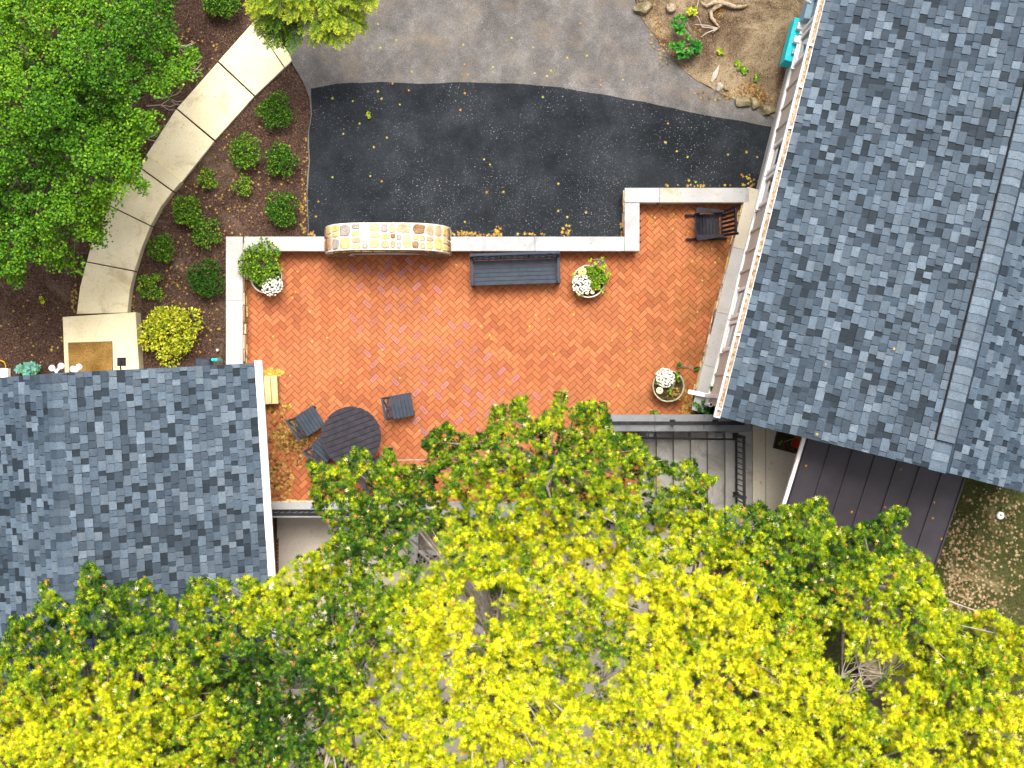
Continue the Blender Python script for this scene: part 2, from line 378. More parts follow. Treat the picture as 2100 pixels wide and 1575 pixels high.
M['bluegrey'] = pmat('blue_grey_steel', (0.22, 0.34, 0.42), (0.28, 0.42, 0.50), 6, 3, 0.5, None, 0.05)
M['pale_plastic'] = pmat('pale_plastic', (0.62, 0.60, 0.58), (0.72, 0.70, 0.68), 8, 3, 0.45, None, 0.03)
M['black_iron'] = pmat('black_iron', (0.010, 0.010, 0.012), (0.020, 0.020, 0.022), 12, 3, 0.45, None, 0.1)
M['navy_poly'] = pmat('blue_black_poly', (0.027, 0.037, 0.052), (0.038, 0.050, 0.068), 10, 3, 0.5, (150, 0.8, 1.25), 0.15, 150)
M['black_poly'] = pmat('black_poly', (0.022, 0.020, 0.027), (0.034, 0.031, 0.041), 10, 3, 0.5, (150, 0.8, 1.25), 0.15, 150)
M['rocker'] = pmat('rocker_paint', (0.008, 0.008, 0.012), (0.014, 0.014, 0.021), 10, 3, 0.45, (90, 0.8, 1.2), 0.1)
M['pine'] = woodmat('pale_pine', (0.42, 0.33, 0.14), (0.54, 0.45, 0.22))
M['metal_roof'] = pmat('dark_bronze_steel', (0.030, 0.026, 0.033), (0.042, 0.037, 0.045), 2, 4, 0.42, (120, 0.85, 1.15), 0.08, 80, metal=0.0, spec=0.4)
M['bowl'] = pmat('cast_bowl', (0.38, 0.37, 0.34), (0.52, 0.51, 0.47), 14, 4, 0.7, (60, 0.85, 1.1), 0.3)
M['bowl_moss'] = pmat('mossy_bowl', (0.22, 0.22, 0.14), (0.40, 0.39, 0.29), 14, 4, 0.8, (60, 0.85, 1.1), 0.3)
M['potsoil'] = mulchmat('pot_soil', (0.012, 0.009, 0.005), (0.045, 0.030, 0.014), (0.16, 0.10, 0.04))
M['pumpkin'] = pmat('yellow_pumpkin', (0.72, 0.54, 0.14), (0.80, 0.65, 0.24), 20, 3, 0.5, None, 0.05)
M['pumpkin_pale'] = pmat('cream_pumpkin', (0.74, 0.66, 0.36), (0.80, 0.74, 0.48), 20, 3, 0.5, None, 0.05)
M['stalk'] = pmat('stalk', (0.12, 0.08, 0.03), (0.20, 0.13, 0.05), 30, 3, 0.8)
M['coir'] = pmat('coir_mat', (0.15, 0.085, 0.022), (0.25, 0.15, 0.045), 3, 4, 0.95, (90, 0.6, 1.3), 0.8, 120, 0.008)
M['red_pot'] = pmat('red_pot', (0.36, 0.035, 0.025), (0.46, 0.05, 0.035), 10, 3, 0.6, None, 0.1)
M['bark'] = pmat('grey_bark', (0.13, 0.105, 0.075), (0.30, 0.26, 0.20), 14, 5, 0.9, (60, 0.7, 1.2), 0.7, 40, 0.01)
M['twig'] = pmat('pale_twig', (0.30, 0.26, 0.21), (0.48, 0.43, 0.36), 9, 4, 0.9, None, 0.4)
M['drift'] = pmat('weathered_wood', (0.17, 0.12, 0.07), (0.42, 0.34, 0.24), 16, 5, 0.9, (60, 0.75, 1.15), 0.6, 50, 0.008)
M['rock'] = pmat('garden_rock', (0.10, 0.085, 0.05), (0.27, 0.23, 0.14), 7, 6, 0.9, (50, 0.7, 1.2), 0.7, 30, 0.01)
M['slate'] = pmat('grey_slate', (0.28, 0.25, 0.21), (0.38, 0.35, 0.30), 7, 4, 0.8, None, 0.3)
M['leaf'] = leafmat('leaf_surface', 0.5, 0.10); M['leaf_glossy'] = leafmat('glossy_leaf', 0.32, 0.15)
M['dry_leaf'] = leafmat('dry_leaf', 0.8, 0.1); M['petal'] = leafmat('petal', 0.7, 0.2); M['chip'] = leafmat('wood_chip', 0.9, 0.0)
M['brown_grate'] = pmat('rusty_grate', (0.075, 0.035, 0.012), (0.15, 0.07, 0.025), 12, 4, 0.8, None, 0.3)
M['yellow_cord'] = pmat('yellow_cord', (0.62, 0.36, 0.02), (0.70, 0.42, 0.03), 10, 2, 0.5, None, 0)

# ------------------------------------------------------------------ ground, driveway, path, patio
def struct(name, mb, mat, **kw):
    o = mb.build(name, mat, **kw); o['kind'] = 'structure'; return o
def sm(a, b, x): t = np.clip((x - a) / (b - a), 0, 1); return t * t * (3 - 2 * t)
ax = np.concatenate(([-120, -60, -30, -18], np.arange(-13, 13.01, 0.4), [18, 30, 60, 120]))
ay = np.concatenate(([-120, -60, -30, -18], np.arange(-13, 13.01, 0.4), [18, 30, 60, 120]))
GX, GY = np.meshgrid(ax, ay, indexing='ij')
low = sm(-2.0, -2.4, GY) * sm(-5.4, -5.0, GX) * (1 - sm(4.2, 4.6, GX))
GZ = -0.10 - 1.0 * low + 0.012 * np.sin(GX * 3.1) * np.cos(GY * 2.7)
n1, n2 = len(ax), len(ay); idx = np.arange(n1 * n2).reshape(n1, n2)
q4 = np.stack([idx[:-1, :-1], idx[1:, :-1], idx[1:, 1:], idx[:-1, 1:]], axis=-1).reshape(-1, 4)
g = link('ground', fast_mesh('ground', np.stack([GX, GY, GZ], -1).reshape(-1, 3), q4.ravel(), np.full(len(q4), 4), M['mulch'], smooth=True)); g['kind'] = 'structure'

def polypx(pts, z=0.0): return [P(x, y, z).to_2d() for x, y in pts]
DRIVE = [(598, 128), (620, 165), (634, 200), (637, 235), (631, 270), (633, 330), (628, 400), (630, 500), (1300, 500), (1300, 402), (1560, 402), (1600, 240), (1590, 240), (1500, 200), (1430, 165), (1382, 125), (1342, 70), (1308, 20), (1296, -30), (1280, -300), (500, -300), (560, -20), (590, 100)]
def wobble(pts, step=26, amp=2.2):
    out = []
    for i in range(len(pts)):
        a, b = pts[i], pts[(i + 1) % len(pts)]; L = math.hypot(b[0] - a[0], b[1] - a[1]); k = max(1, int(L / step))
        for j in range(k):
            t = j / k; s = 0 if j == 0 else amp
            out.append((a[0] + (b[0] - a[0]) * t + random.uniform(-s, s), a[1] + (b[1] - a[1]) * t + random.uniform(-s, s)))
    return out
struct('driveway', MB().prism(polypx(wobble(DRIVE)), -0.16, -0.045), M['asphalt_old'])
PATCH = [(637, 181), (690, 171), (780, 167), (860, 171), (930, 168), (1050, 170), (1150, 178), (1250, 195), (1350, 215), (1450, 236), (1520, 247), (1597, 262), (1562, 400), (1302, 400), (1302, 498), (632, 498), (630, 400), (635, 330), (633, 270), (639, 235)]
struct('driveway_patch', MB().prism(polypx(wobble(PATCH, 30, 1.4)), -0.10, -0.032), M['asphalt_new'])
# the sealed seam that runs down the fresh asphalt
sp = [(965, 168), (969, 200), (975, 240), (982, 290), (980, 330)]
seam = MB()
for a, b in zip(sp, sp[1:]): seam.bar(P(*a, -0.031), P(*b, -0.031), 0.022, 0.006)
struct('asphalt_seam', seam, M['asphalt_new'])
RBED = [(1305, -30), (1308, 20), (1342, 70), (1382, 125), (1430, 165), (1500, 200), (1592, 242), (1680, 150), (1720, -30)]
RBEDW = wobble(RBED, 24, 2.5)
struct('soil_bed', MB().prism(polypx(RBEDW), -0.16, -0.028), M['soil'])
# concrete path: one slab per bay, stepping up toward the house
pathroot = bpy.data.objects.new('path', None); COL.objects.link(pathroot); pathroot['kind'] = 'structure'
pathroot.location = P(330, 350, -0.1); ORG[pathroot] = Vector(pathroot.location)
SLABS = [([(533, 32), (552, 48), (594, 112), (598, 124), (594, 129), (584, 138), (521, 43)], -0.01, 'path'),
         ([(519.6, 44.5), (582.6, 139.2), (523, 196), (448, 125)], -0.01, 'path'),
         ([(446, 128), (521, 198), (441, 287), (363, 222)], -0.01, 'path'),
         ([(361, 224), (439, 290), (372, 374), (300, 318)], -0.01, 'path'),
         ([(301, 317), (371, 373), (355, 391), (284, 340)], 0.13, 'landing'),
         ([(282, 342), (353, 393), (330, 424), (309, 462), (221, 419), (248, 384)], 0.13, 'path'),
         ([(220, 421), (308, 464), (289, 512), (276, 555), (178, 536), (194, 476)], 0.13, 'path'),
         ([(177, 538), (275, 557), (266, 596), (261, 641), (157, 644), (164, 590)], 0.13, 'path')]
for pts, z, mt in SLABS:
    MB().prism(polypx(pts, z), -0.14, z, 0.008).build('slab', M[mt], pathroot)
MB().prism(polypx([(128, 650), (278, 640), (286, 775), (133, 780)], 0.26), -0.14, 0.26, 0.012).build('landing_slab', M['landing'], pathroot)

# brick patio, 45 degree herringbone registered on the photograph
patio = bpy.data.objects.new('patio', None); COL.objects.link(patio); patio['kind'] = 'structure'; ORG[patio] = Vector((0, 0, 0))
PAT = [(495, 510), (1318, 510), (1318, 410), (1532, 410), (1418, 856), (1254, 856), (1254, 885), (1316, 885), (1316, 1034), (541, 1034), (521, 752), (495, 752)]
MB().prism(polypx(PAT), -1.0, -0.012).build('sand_bed', M['joint'], patio)
W = 0.1025; R2 = math.sqrt(0.5)
A_ = Vector((R2, R2)); B_ = Vector((-R2, R2))
vc = (A_ * 0.5 + B_ * 2.0) * W
org = P(724, 551).to_2d() - vc
allb = []
for i in range(-140, 141):
    for j in range(-60, 61):
        o = A_ * (W * (i + 4 * j)) + B_ * (W * i) + org
        for typ, (ca, cb) in enumerate(((1.0, 0.5), (0.5, 2.0))):
            c = o + A_ * (ca * W) + B_ * (cb * W); px, py = to_px(c.x, c.y, 0)
            if 470 < px < 1560 and 380 < py < 1060: allb.append((c.x, c.y, typ, px, py))
arr = np.array([(b[3], b[4]) for b in allb]); ok = in_poly(arr[:, 0], arr[:, 1], PAT)
for dx, dy in ((9, 0), (-9, 0), (0, 9), (0, -9)): ok |= in_poly(arr[:, 0] + dx, arr[:, 1] + dy, PAT)
allb = [b for b, k in zip(allb, ok) if k]
ENG = {1: [(372, 393), (460, 395), (548, 437), (725, 350), (812, 393), (548, 525), (635, 525), (895, 525), (460, 608), (895, 653), (812, 697), (370, 697), (982, 742), (1070, 745), (635, 827), (895, 827), (545, 867), (457, 910), (895, 1000), (807, 1000), (630, 1085), (805, 1088), (1070, 1130), (893, 1172), (1157, 1175), (1070, 1215), (805, 1257), (1240, 1215), (807, 1390), (1155, 1390), (890, 1430), (1330, 1290), (1505, 1175), (1415, 1172)],
       0: [(590, 373), (685, 418), (418, 503), (770, 503), (768, 590), (590, 632), (680, 632), (500, 718), (415, 760), (590, 760), (678, 760), (767, 805), (1027, 850), (942, 892), (1115, 895), (678, 892), (765, 935), (1203, 937), (500, 978), (678, 978), (1027, 978), (1113, 1022), (1290, 1025), (498, 1063), (1203, 1067), (1378, 1070), (940, 1108), (1287, 1153), (765, 1153), (1113, 1283), (1200, 1283), (937, 1283), (765, 1325), (1025, 1325)]}
eng = set()
for typ, pts in ENG.items():
    cand = [(k, b) for k, b in enumerate(allb) if b[2] == typ]
    for zx, zy in pts:
        x, y = 600 + zx / 3, 420 + zy / 3
        eng.add(min(cand, key=lambda t: (t[1][3] - x) ** 2 + (t[1][4] - y) ** 2)[0])
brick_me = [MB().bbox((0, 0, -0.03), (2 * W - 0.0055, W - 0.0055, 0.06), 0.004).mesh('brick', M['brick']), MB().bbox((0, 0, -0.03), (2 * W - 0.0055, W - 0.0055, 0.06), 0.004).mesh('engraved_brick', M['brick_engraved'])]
order = sorted(range(len(allb)), key=lambda k: (k not in eng, (allb[k][3] - 930) ** 2 + 1.6 * (allb[k][4] - 680) ** 2))
rest = MB()
for n_, k in enumerate(order):
    x, y, typ, px, py = allb[k]; a = math.radians(45 if typ == 0 else 135); z = random.gauss(0, 0.0012)
    if n_ < 300:
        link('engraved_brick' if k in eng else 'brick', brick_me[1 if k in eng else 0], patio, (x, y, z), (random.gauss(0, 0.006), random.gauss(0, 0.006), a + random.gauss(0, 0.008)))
    else:
        rest.bbox((x, y, z - 0.03), (2 * W - 0.0055, W - 0.0055, 0.06), 0.004, Matrix.Rotation(a + random.gauss(0, 0.008), 3, 'Z') @ Matrix.Rotation(random.gauss(0, 0.006), 3, 'X'))
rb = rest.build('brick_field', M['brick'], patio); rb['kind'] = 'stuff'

# lower court, walkway at the porch, lawn
struct('court', MB().prism(polypx([(536, 1040), (1500, 1040), (1520, 1900), (420, 1900)]), -1.2, -1.075), M['court'])
struct('lawn', MB().prism([p for p in (Vector((5.5, -1.0)), Vector((30, -1.0)), Vector((30, -30)), Vector((5.0, -30)))], -0.16, -0.07), M['lawn'])
walk = bpy.data.objects.new('walkway', None); COL.objects.link(walk); walk['kind'] = 'structure'; ORG[walk] = Vector((0, 0, 0))
ZW = 1.02
for (x0, x1, mt) in ((1490, 1543, 'stair'), (1543.6, 1570, 'walk'), (1571, 1720, 'walk')):
    a = P(x0, 872, ZW); b = P(x1, 1120, ZW)
    MB().prism([(a.x, a.y), (b.x, a.y), (b.x, b.y), (a.x, b.y)], -0.2, ZW - (0.01 if mt == 'stair' else 0), 0.006).build('slab', M[mt], walk)
# ------------------------------------------------------------------ steps up to the walkway
st = thing('concrete_steps', 'grey concrete steps rising from the brick patio to the porch walkway', 'steps', P(1400, 960, -0.1))
xs = [1312, 1347, 1382, 1417, 1452, 1488, 1506]
for i in range(6):
    z = 0.17 * (i + 1); a = P(xs[i], 880, z); b = P(xs[i + 1] + 3, 1052, z)
    MB().prism([(a.x, a.y), (b.x, a.y), (b.x, b.y), (a.x, b.y)], -0.15 if i == 0 else z - 0.2, z, 0.008).build('tread', M['stair'], st)
# ------------------------------------------------------------------ walls with stone facing and bluestone coping
def facing(root, p0, p1, z0, z1, nrm, part='stone', join=None):
    p0 = Vector(p0); p1 = Vector(p1); t = (p1 - p0); L = t.length; t.normalize(); ang = math.atan2(t.y, t.x)
    z = z0
    while z < z1 - 0.04:
        h = min(random.uniform(0.09, 0.16), z1 - z); s = 0.0
        while s < L - 0.03:
            l = min(random.uniform(0.14, 0.36), L - s); pr = random.uniform(0.02, 0.05)
            c = p0 + t * (s + l / 2); mb = join or MB()
            mb.bbox((c.x + nrm[0] * pr * 0.3, c.y + nrm[1] * pr * 0.3, z + h / 2), (l - 0.018, pr * 1.4, h - 0.016), 0.008, Matrix.Rotation(ang + random.gauss(0, 0.02), 3, 'Z'))
            if join is None: mb.build(part, M['stone%d' % random.choice((0, 1, 4, 5, 2, 1))], root)
            s += l
        z += h
def wall(name, label, rects, zt=0.45, base=-0.2, inset=0.03, th=0.055, cat='wall', core='mortar'):
    """rects: (x0, y0, x1, y1, material) in photo pixels at coping height"""
    c = P((rects[0][0] + rects[0][2]) / 2, (rects[0][1] + rects[0][3]) / 2, base)
    r = thing(name, label, cat, c)
    k = MB()
    for (x0, y0, x1, y1, mt) in rects:
        a = P(x0, y1, zt); b = P(x1, y0, zt); g = 0.0018
        MB().bbox(((a.x + b.x) / 2, (a.y + b.y) / 2, zt - th / 2), (b.x - a.x - 2 * g, b.y - a.y - 2 * g, th), 0.006).build('coping_slab', M[mt], r)
        k.box(((a.x + b.x) / 2, (a.y + b.y) / 2, (zt - th + base) / 2 - 0.001), (b.x - a.x - 2 * inset, b.y - a.y - 2 * inset, zt - th - base - 0.002))
    k.build('wall_core', M[core], r)
    return r
w = wall('patio_wall', 'low stone wall with pale limestone coping beside the mulch bed', [(463, 485, 498, 616, 'coping_pale'), (463, 616, 498, 752, 'coping_pale')])
a = P(498, 497, 0.45); b = P(498, 752, 0.45); facing(w, (a.x - 0.028, a.y), (b.x - 0.028, b.y), 0.0, 0.38, (1, 0))
wall('patio_wall', 'short low wall with pale coping between the corner planter and the stone arch', [(500.5, 485, 672, 515, 'coping_pale')])
w = wall('patio_wall', 'low wall with bluestone coping behind the bench, stepping back around the rocking chair', [(916, 485, 1097, 515, 'coping'), (1097, 485, 1281, 515, 'coping'), (1281, 416, 1312, 515, 'coping'), (1281, 385, 1353, 415.4, 'coping'), (1353, 385, 1537, 415.4, 'coping_lichen')])
a = P(1281, 480, 0.45); b = P(1281, 388, 0.45); facing(w, (a.x + 0.03, a.y), (b.x + 0.03, b.y), -0.04, 0.38, (-1, 0))
w = wall('patio_wall', 'low wall with grey coping and railing at the south edge of the patio', [(538, 1030, 700, 1062, 'coping'), (700, 1030, 900, 1062, 'coping'), (900, 1030, 1120, 1062, 'coping'), (1120, 1030, 1312, 1062, 'coping')], base=-1.2)
a = P(548, 1030, 0.45); b = P(900, 1030, 0.45); facing(w, (a.x, a.y - 0.025), (b.x, b.y - 0.025), 0.0, 0.38, (0, 1))
wall('stair_wall', 'wall with dark grey bluestone coping between the patio and the concrete steps', [(1246, 850, 1343, 885, 'coping_grey'), (1343, 850, 1444, 885, 'coping_grey'), (1444, 850, 1541, 885, 'coping_grey')], zt=1.09, core='stair')
wall('court_wall', 'low wall corner with railing in the lower court, glimpsed through the oak leaves', [(838, 1085, 858, 1152, 'coping'), (858.5, 1128, 935, 1152, 'coping'), (935.5, 1128, 1010, 1152, 'coping')], zt=-0.2, base=-1.2)
# ledge along the house: follows the house wall
MV = Vector((0.9698, -0.2439, 0)); DV = Vector((-0.2439, -0.9698, 0))
def pB(mc, s, z): v = MV * mc + DV * s; return Vector((v.x, v.y, z))
ledge = thing('ledge_wall', 'narrow sloping-sided ledge with grey stone coping along the foot of the large house', 'wall', pB(3.75, -2.4, -0.2))
WALLB = 3.913
def lb(pts, z): return [pB(m_, s_, z).to_2d() for m_, s_ in pts]
sN, sS = (DV.dot(P(1545, 386, 0.45))), (DV.dot(P(1440, 846, 0.45)))
mW = MV.dot(P(1525, 417, 0.45))
cuts = [sN, sN + 1.25, sN + 2.6, sN + 3.7, sS]
for s0, s1 in zip(cuts, cuts[1:]):
    MB().prism(lb([(mW, s0 + 0.002), (WALLB - 0.005, s0 + 0.002), (WALLB - 0.005, s1 - 0.002), (mW, s1 - 0.002)], 0.45), 0.395, 0.45, 0.005).build('coping_slab', M['walk' if s0 < sN + 0.1 else 'ledge'], ledge)
MB().prism(lb([(mW + 0.03, sN + 0.02), (WALLB - 0.01, sN + 0.02), (WALLB - 0.01, sS - 0.02), (mW + 0.03, sS - 0.02)], 0), -0.2, 0.394).build('wall_core', M['mortar'], ledge)
a = pB(mW + 0.03, sN + 0.05, 0); b = pB(mW + 0.03, sS - 0.05, 0); facing(ledge, a, b, 0.0, 0.38, (-MV.x, -MV.y))

# ------------------------------------------------------------------ stone arch in the north wall
arch = thing('stone_arch', 'rounded fieldstone arch with cream mortar rising over the patio wall', 'arch', P(793, 500, -0.1))
CX, HA, Y0, Y1 = -2.505, 1.255, 2.62, 3.15
def z_out(x):
    t = min(abs((x - CX) / HA), 1.0); return 0.42 + 0.90 * (1 - t ** 3.6) ** (1 / 1.7)
OW = 0.735
def z_in(x):
    t = (x - CX) / OW; return None if abs(t) >= 1 else 0.47 + 0.47 * math.sqrt(1 - t * t)
xs_ = [CX + HA * math.sin(math.pi / 2 * (i / 40 - 1)) for i in range(81)]
body = MB()
for x0, x1 in zip(xs_, xs_[1:]):
    xm = (x0 + x1) / 2; b0 = z_in(xm)
    za, zb = z_out(x0), z_out(x1)
    ba = bb_ = -0.1
    if b0 is not None: ba = z_in(x0) or 0.47; bb_ = z_in(x1) or 0.47
    v = [(x0, Y0, ba), (x1, Y0, bb_), (x1, Y1, bb_), (x0, Y1, ba), (x0, Y0, za), (x1, Y0, zb), (x1, Y1, zb), (x0, Y1, za)]
    body.add(v, [(4, 5, 6, 7), (3, 2, 1, 0), (0, 1, 5, 4), (2, 3, 7, 6)])
for x, sg in ((CX - OW, 1), (CX + OW, -1)):
    v = [(x, Y0, -0.1), (x, Y1, -0.1), (x, Y1, 0.47), (x, Y0, 0.47)]; body.add(v, [(0, 1, 2, 3) if sg > 0 else (3, 2, 1, 0)])
for x, sg in ((CX - HA, -1), (CX + HA, 1)):
    v = [(x, Y0, -0.1), (x, Y1, -0.1), (x, Y1, 0.42), (x, Y0, 0.42)]; body.add(v, [(3, 2, 1, 0) if sg < 0 else (0, 1, 2, 3)][:1] if sg > 0 else [(0, 3, 2, 1)])
body.build('mortar_body', M['mortar'], arch)
MB().bbox((CX, (Y0 + Y1) / 2, 0.43), (2 * OW - 0.004, Y1 - Y0 + 0.01, 0.05), 0.006).build('sill_slab', M['coping_pale'], arch)
MB().box((CX, (Y0 + Y1) / 2, 0.15), (2 * OW - 0.004, Y1 - Y0 - 0.06, 0.508)).build('wall_core', M['mortar'], arch)
# outer curve by arc length
cur = [(CX - HA, 0.0)] + [(CX - HA + 0.001, 0.2)] + [(x, z_out(x)) for x in xs_] + [(CX + HA - 0.001, 0.2), (CX + HA, 0.0)]
cum = [0.0]
for p, q_ in zip(cur, cur[1:]): cum.append(cum[-1] + math.hypot(q_[0] - p[0], q_[1] - p[1]))
def on_arch(s, y, h):
    s = min(max(s, 0), cum[-1] - 1e-6); k = max(i for i in range(len(cum)) if cum[i] <= s); k = min(k, len(cur) - 2)
    f = (s - cum[k]) / max(cum[k + 1] - cum[k], 1e-9); p, q_ = cur[k], cur[k + 1]
    dx, dz = q_[0] - p[0], q_[1] - p[1]; L = math.hypot(dx, dz) or 1
    return Vector((p[0] + dx * f - dz / L * h, y, p[1] + dz * f + dx / L * h))
cells = []
def split(s0, s1, y0, y1):
    w_, h_ = s1 - s0, y1 - y0
    big = random.uniform(0.20, 0.38)
    if w_ <= big and h_ <= random.uniform(0.20, 0.36): cells.append((s0, s1, y0, y1)); return
    f = random.uniform(0.36, 0.64)
    if w_ / 0.9 > h_: split(s0, s0 + w_ * f, y0, y1); split(s0 + w_ * f, s1, y0, y1)
    else: split(s0, s1, y0, y0 + h_ * f); split(s0, s1, y0 + h_ * f, y1)
random.seed(23)
split(0.02, cum[-1] - 0.02, Y0 + 0.01, Y1 - 0.01)
for (s0, s1, y0, y1) in cells:
    cs, cy, hw, hh = (s0 + s1) / 2, (y0 + y1) / 2, (s1 - s0) / 2 - 0.009, (y1 - y0) / 2 - 0.009
    if hw < 0.03 or hh < 0.03: continue
    n = 9; mb = MB(); ring = []
    ph = random.uniform(0, 1)
    for k in range(n):
        a = 2 * math.pi * (k + ph) / n; c_, s_ = math.cos(a), math.sin(a)
        r = 1.0 / max(abs(c_), abs(s_)) ; r = min(r, 1.28) * random.uniform(0.84, 1.0)
        ring.append((c_ * r, s_ * r))
    vs = [on_arch(cs + u * hw, cy + v * hh, -0.01) for u, v in ring] + [on_arch(cs + u * hw, cy + v * hh, 0.012) for u, v in ring] + [on_arch(cs + u * hw * 0.82, cy + v * hh * 0.82, 0.022 + random.uniform(-0.003, 0.006)) for u, v in ring]
    fs = [(k, (k + 1) % n, n + (k + 1) % n, n + k) for k in range(n)] + [(n + k, n + (k + 1) % n, 2 * n + (k + 1) % n, 2 * n + k) for k in range(n)] + [tuple(range(2 * n, 3 * n))]
    mb.add(vs, fs).build('stone', M['stone%d' % random.choice((0, 0, 1, 2, 2, 3, 4, 4, 5))], arch)
lg = MB(); z = 0.0
while z < 1.28:
    h = random.uniform(0.05, 0.085); x = CX - HA
    while x < CX + HA:
        l = random.uniform(0.12, 0.28); xm = x + l / 2; zi = z_in(xm)
        if xm < CX + HA - 0.05 and z + h < z_out(xm) - 0.01 and (zi is None or z > zi + 0.02) and z + h < min(z_out(max(x, CX - HA)), z_out(min(x + l, CX + HA))):
            if all((z_in(x + l * f) is None or z > z_in(x + l * f)) for f in (0, 0.5, 1)):
                lg.bbox((xm, Y0 - random.uniform(0.0, 0.015), z + h / 2), (l - 0.02, 0.05, h - 0.016), 0.006)
        x += l
    z += h
o = lg.build('ledge_stone', M['stone2'], arch); o['kind'] = 'stuff'
random.seed(5)

# ------------------------------------------------------------------ houses
SH_CACHE = {}
EXPO = 0.1415
def shingle_piece(mb, M4, l, raised):
    t = 0.042 if raised else 0.016; h = l / 2 - 0.0015; e = EXPO + 0.012
    tp = 0.006 if raised else 0.0
    v = [(-h + tp, 0, -0.004), (h - tp, 0, -0.004), (h - tp, 0, t), (-h + tp, 0, t), (-h, e, -0.004), (h, e, -0.004), (h, e, t * 0.30 + 0.001), (-h, e, t * 0.30 + 0.001)]
    f = [(0, 1, 2, 3), (3, 2, 6, 7), (0, 3, 7, 4), (1, 5, 6, 2)]
    if M4 is not None: v = [M4 @ Vector(p) for p in v]
    tone = mb.cm; mb.cm = 0; mb.add(v, f[:1]); mb.cm = tone; mb.add(v, f[1:])
TONE_W = [1, 4, 7, 8, 4]
def shingled(root, roof, fxy, mc0, z0, mc1, z1, s0, s1, seed, vis=None, courses=None):
    """fxy(mc, s, z) -> point; returns list of (area, matrix, l, raised, tone)"""
    rnd = random.Random(seed); out = []
    up = fxy(mc1, s0, z1) - fxy(mc0, s0, z0); L = up.length; up.normalize()
    d = (fxy(mc0, s1, z0) - fxy(mc0, s0, z0)).normalized(); base = fxy(mc0, s0, z0)
    nrm = d.cross(up)
    if nrm.z < 0: d = -d; base = fxy(mc0, s1, z0); nrm = d.cross(up)
    span = abs(s1 - s0); nc = int(L / EXPO) if courses is None else courses
    for k in range(nc):
        s = -rnd.uniform(0, 0.1); last = None; prev = 2
        while s < span:
            raised = rnd.random() < 0.68
            l = rnd.choice((0.12, 0.14, 0.16, 0.19, 0.23)) if raised else rnd.choice((0.08, 0.10, 0.12, 0.15))
            a, b = max(s, 0), min(s + l, span)
            if b - a > 0.03:
                if b - a < l - 1e-6: ln = b - a
                else: ln = l
                c = base + d * ((a + b) / 2) + up * (k * EXPO) + nrm * 0.006
                tone = rnd.choices(range(5), TONE_W if raised else [8, 6, 3, 0, 0])[0]
                m = Matrix((d, up, nrm)).transposed().to_4x4(); m.translation = c
                out.append((ln, m, raised, tone))
            s += l
    return out
def lay(root, roof, pieces, nmax, vis):
    off = ORG[root]
    sc = []
    for i, (ln, m, raised, tone) in enumerate(pieces):
        c = m.translation; px, py = to_px(*c); v = vis(px, py)
        sc.append((-(ln * (100 * HC / (HC - c.z)) ** 2) if v else 0, i))
    sc.sort(); chosen = set(i for s_, i in sc[:nmax] if s_ < 0)
    rest = MB()
    for i, (ln, m, raised, tone) in enumerate(pieces):
        key = (round(ln, 3), raised, tone)
        if i in chosen:
            if key not in SH_CACHE:
                mb = MB(); mb.cm = 1; shingle_piece(mb, None, ln, raised); SH_CACHE[key] = mb.mesh('shingle', [M['shingle_edge'], M['shingle%d' % tone]])
            o = link('shingle', SH_CACHE[key], roof, m.translation - off, m.to_euler())
        else:
            rest.cm = tone + 1; shingle_piece(rest, m, ln, raised)
    o = rest.build('shingle_field', [M['shingle_edge']] + [M['shingle%d' % i] for i in range(5)], roof); o['kind'] = 'stuff'
def caps(root, roof, fxy, mcr, zr, s0, s1, half, drop, step=0.145, lift=0.03, mats=(2, 3, 3, 2, 4), flip=False):
    s = s0
    k = 0
    while s < s1 - 0.05:
        e = min(s + step + 0.03, s1)
        pts = []
        for (f, zz) in ((-1.0, -drop), (-0.93, -drop * 0.86 + 0.004), (0, 0.004), (0.93, -drop * 0.86 + 0.004), (1.0, -drop)):
            pts.append((f * half, zz))
        lo, hi = 0.022, 0.004
        v = []
        for (ss, h) in ((s, hi), (e, lo)):
            for (mm, zz) in pts: v.append(fxy(mcr + mm, ss, zr + lift + zz + h))
        for (mm, zz) in pts: v.append(fxy(mcr + mm, e, zr + lift + zz - 0.02))
        f = [(i, i + 1, i + 6, i + 5) for i in range(4)] + [(5 + i, 6 + i, 11 + i, 10 + i) for i in range(4)]
        mb = MB(); mb.add(v, f); mb.build('ridge_cap', M['shingle%d' % mats[k % len(mats)]], roof)
        s += step; k += 1
# ---- large house on the right
ZE, ZR, ME, MR = 3.60, 5.40, 3.753, 7.124
S_N, S_S = -10.5, -0.331
houseB = thing('large_house', 'large house with grey shingle roof, taupe board siding and white gutter', 'house', pB(7.1, -4.5, -0.1))
bw = MB()
ms = 2 * MR - WALLB
v = []
for s_ in (S_N + 0.3, S_S - 0.22):
    v += [pB(WALLB, s_, -0.1), pB(ms, s_, -0.1), pB(ms, s_, ZE + 0.02), pB(MR, s_, ZR - 0.16), pB(WALLB, s_, ZE + 0.02)]
bw.add(v, [(0, 1, 2, 3, 4), (9, 8, 7, 6, 5), (0, 5, 6, 1), (1, 6, 7, 2), (4, 9, 5, 0)])
wallB = bw.build('wall', M['siding'], houseB)
MB().prism(lb([(WALLB - 0.045, S_N + 0.3), (WALLB - 0.001, S_N + 0.3), (WALLB - 0.001, S_S - 0.2), (WALLB - 0.045, S_S - 0.2)], 0), 0.452, 0.62, 0.01).build('base_trim', M['white'], houseB)
MB().prism(lb([(WALLB - 0.03, S_N + 0.3), (WALLB - 0.001, S_N + 0.3), (WALLB - 0.001, sN - 0.01), (WALLB - 0.03, sN - 0.01)], 0), -0.1, 0.451).build('foundation', M['coping_pale'], houseB)
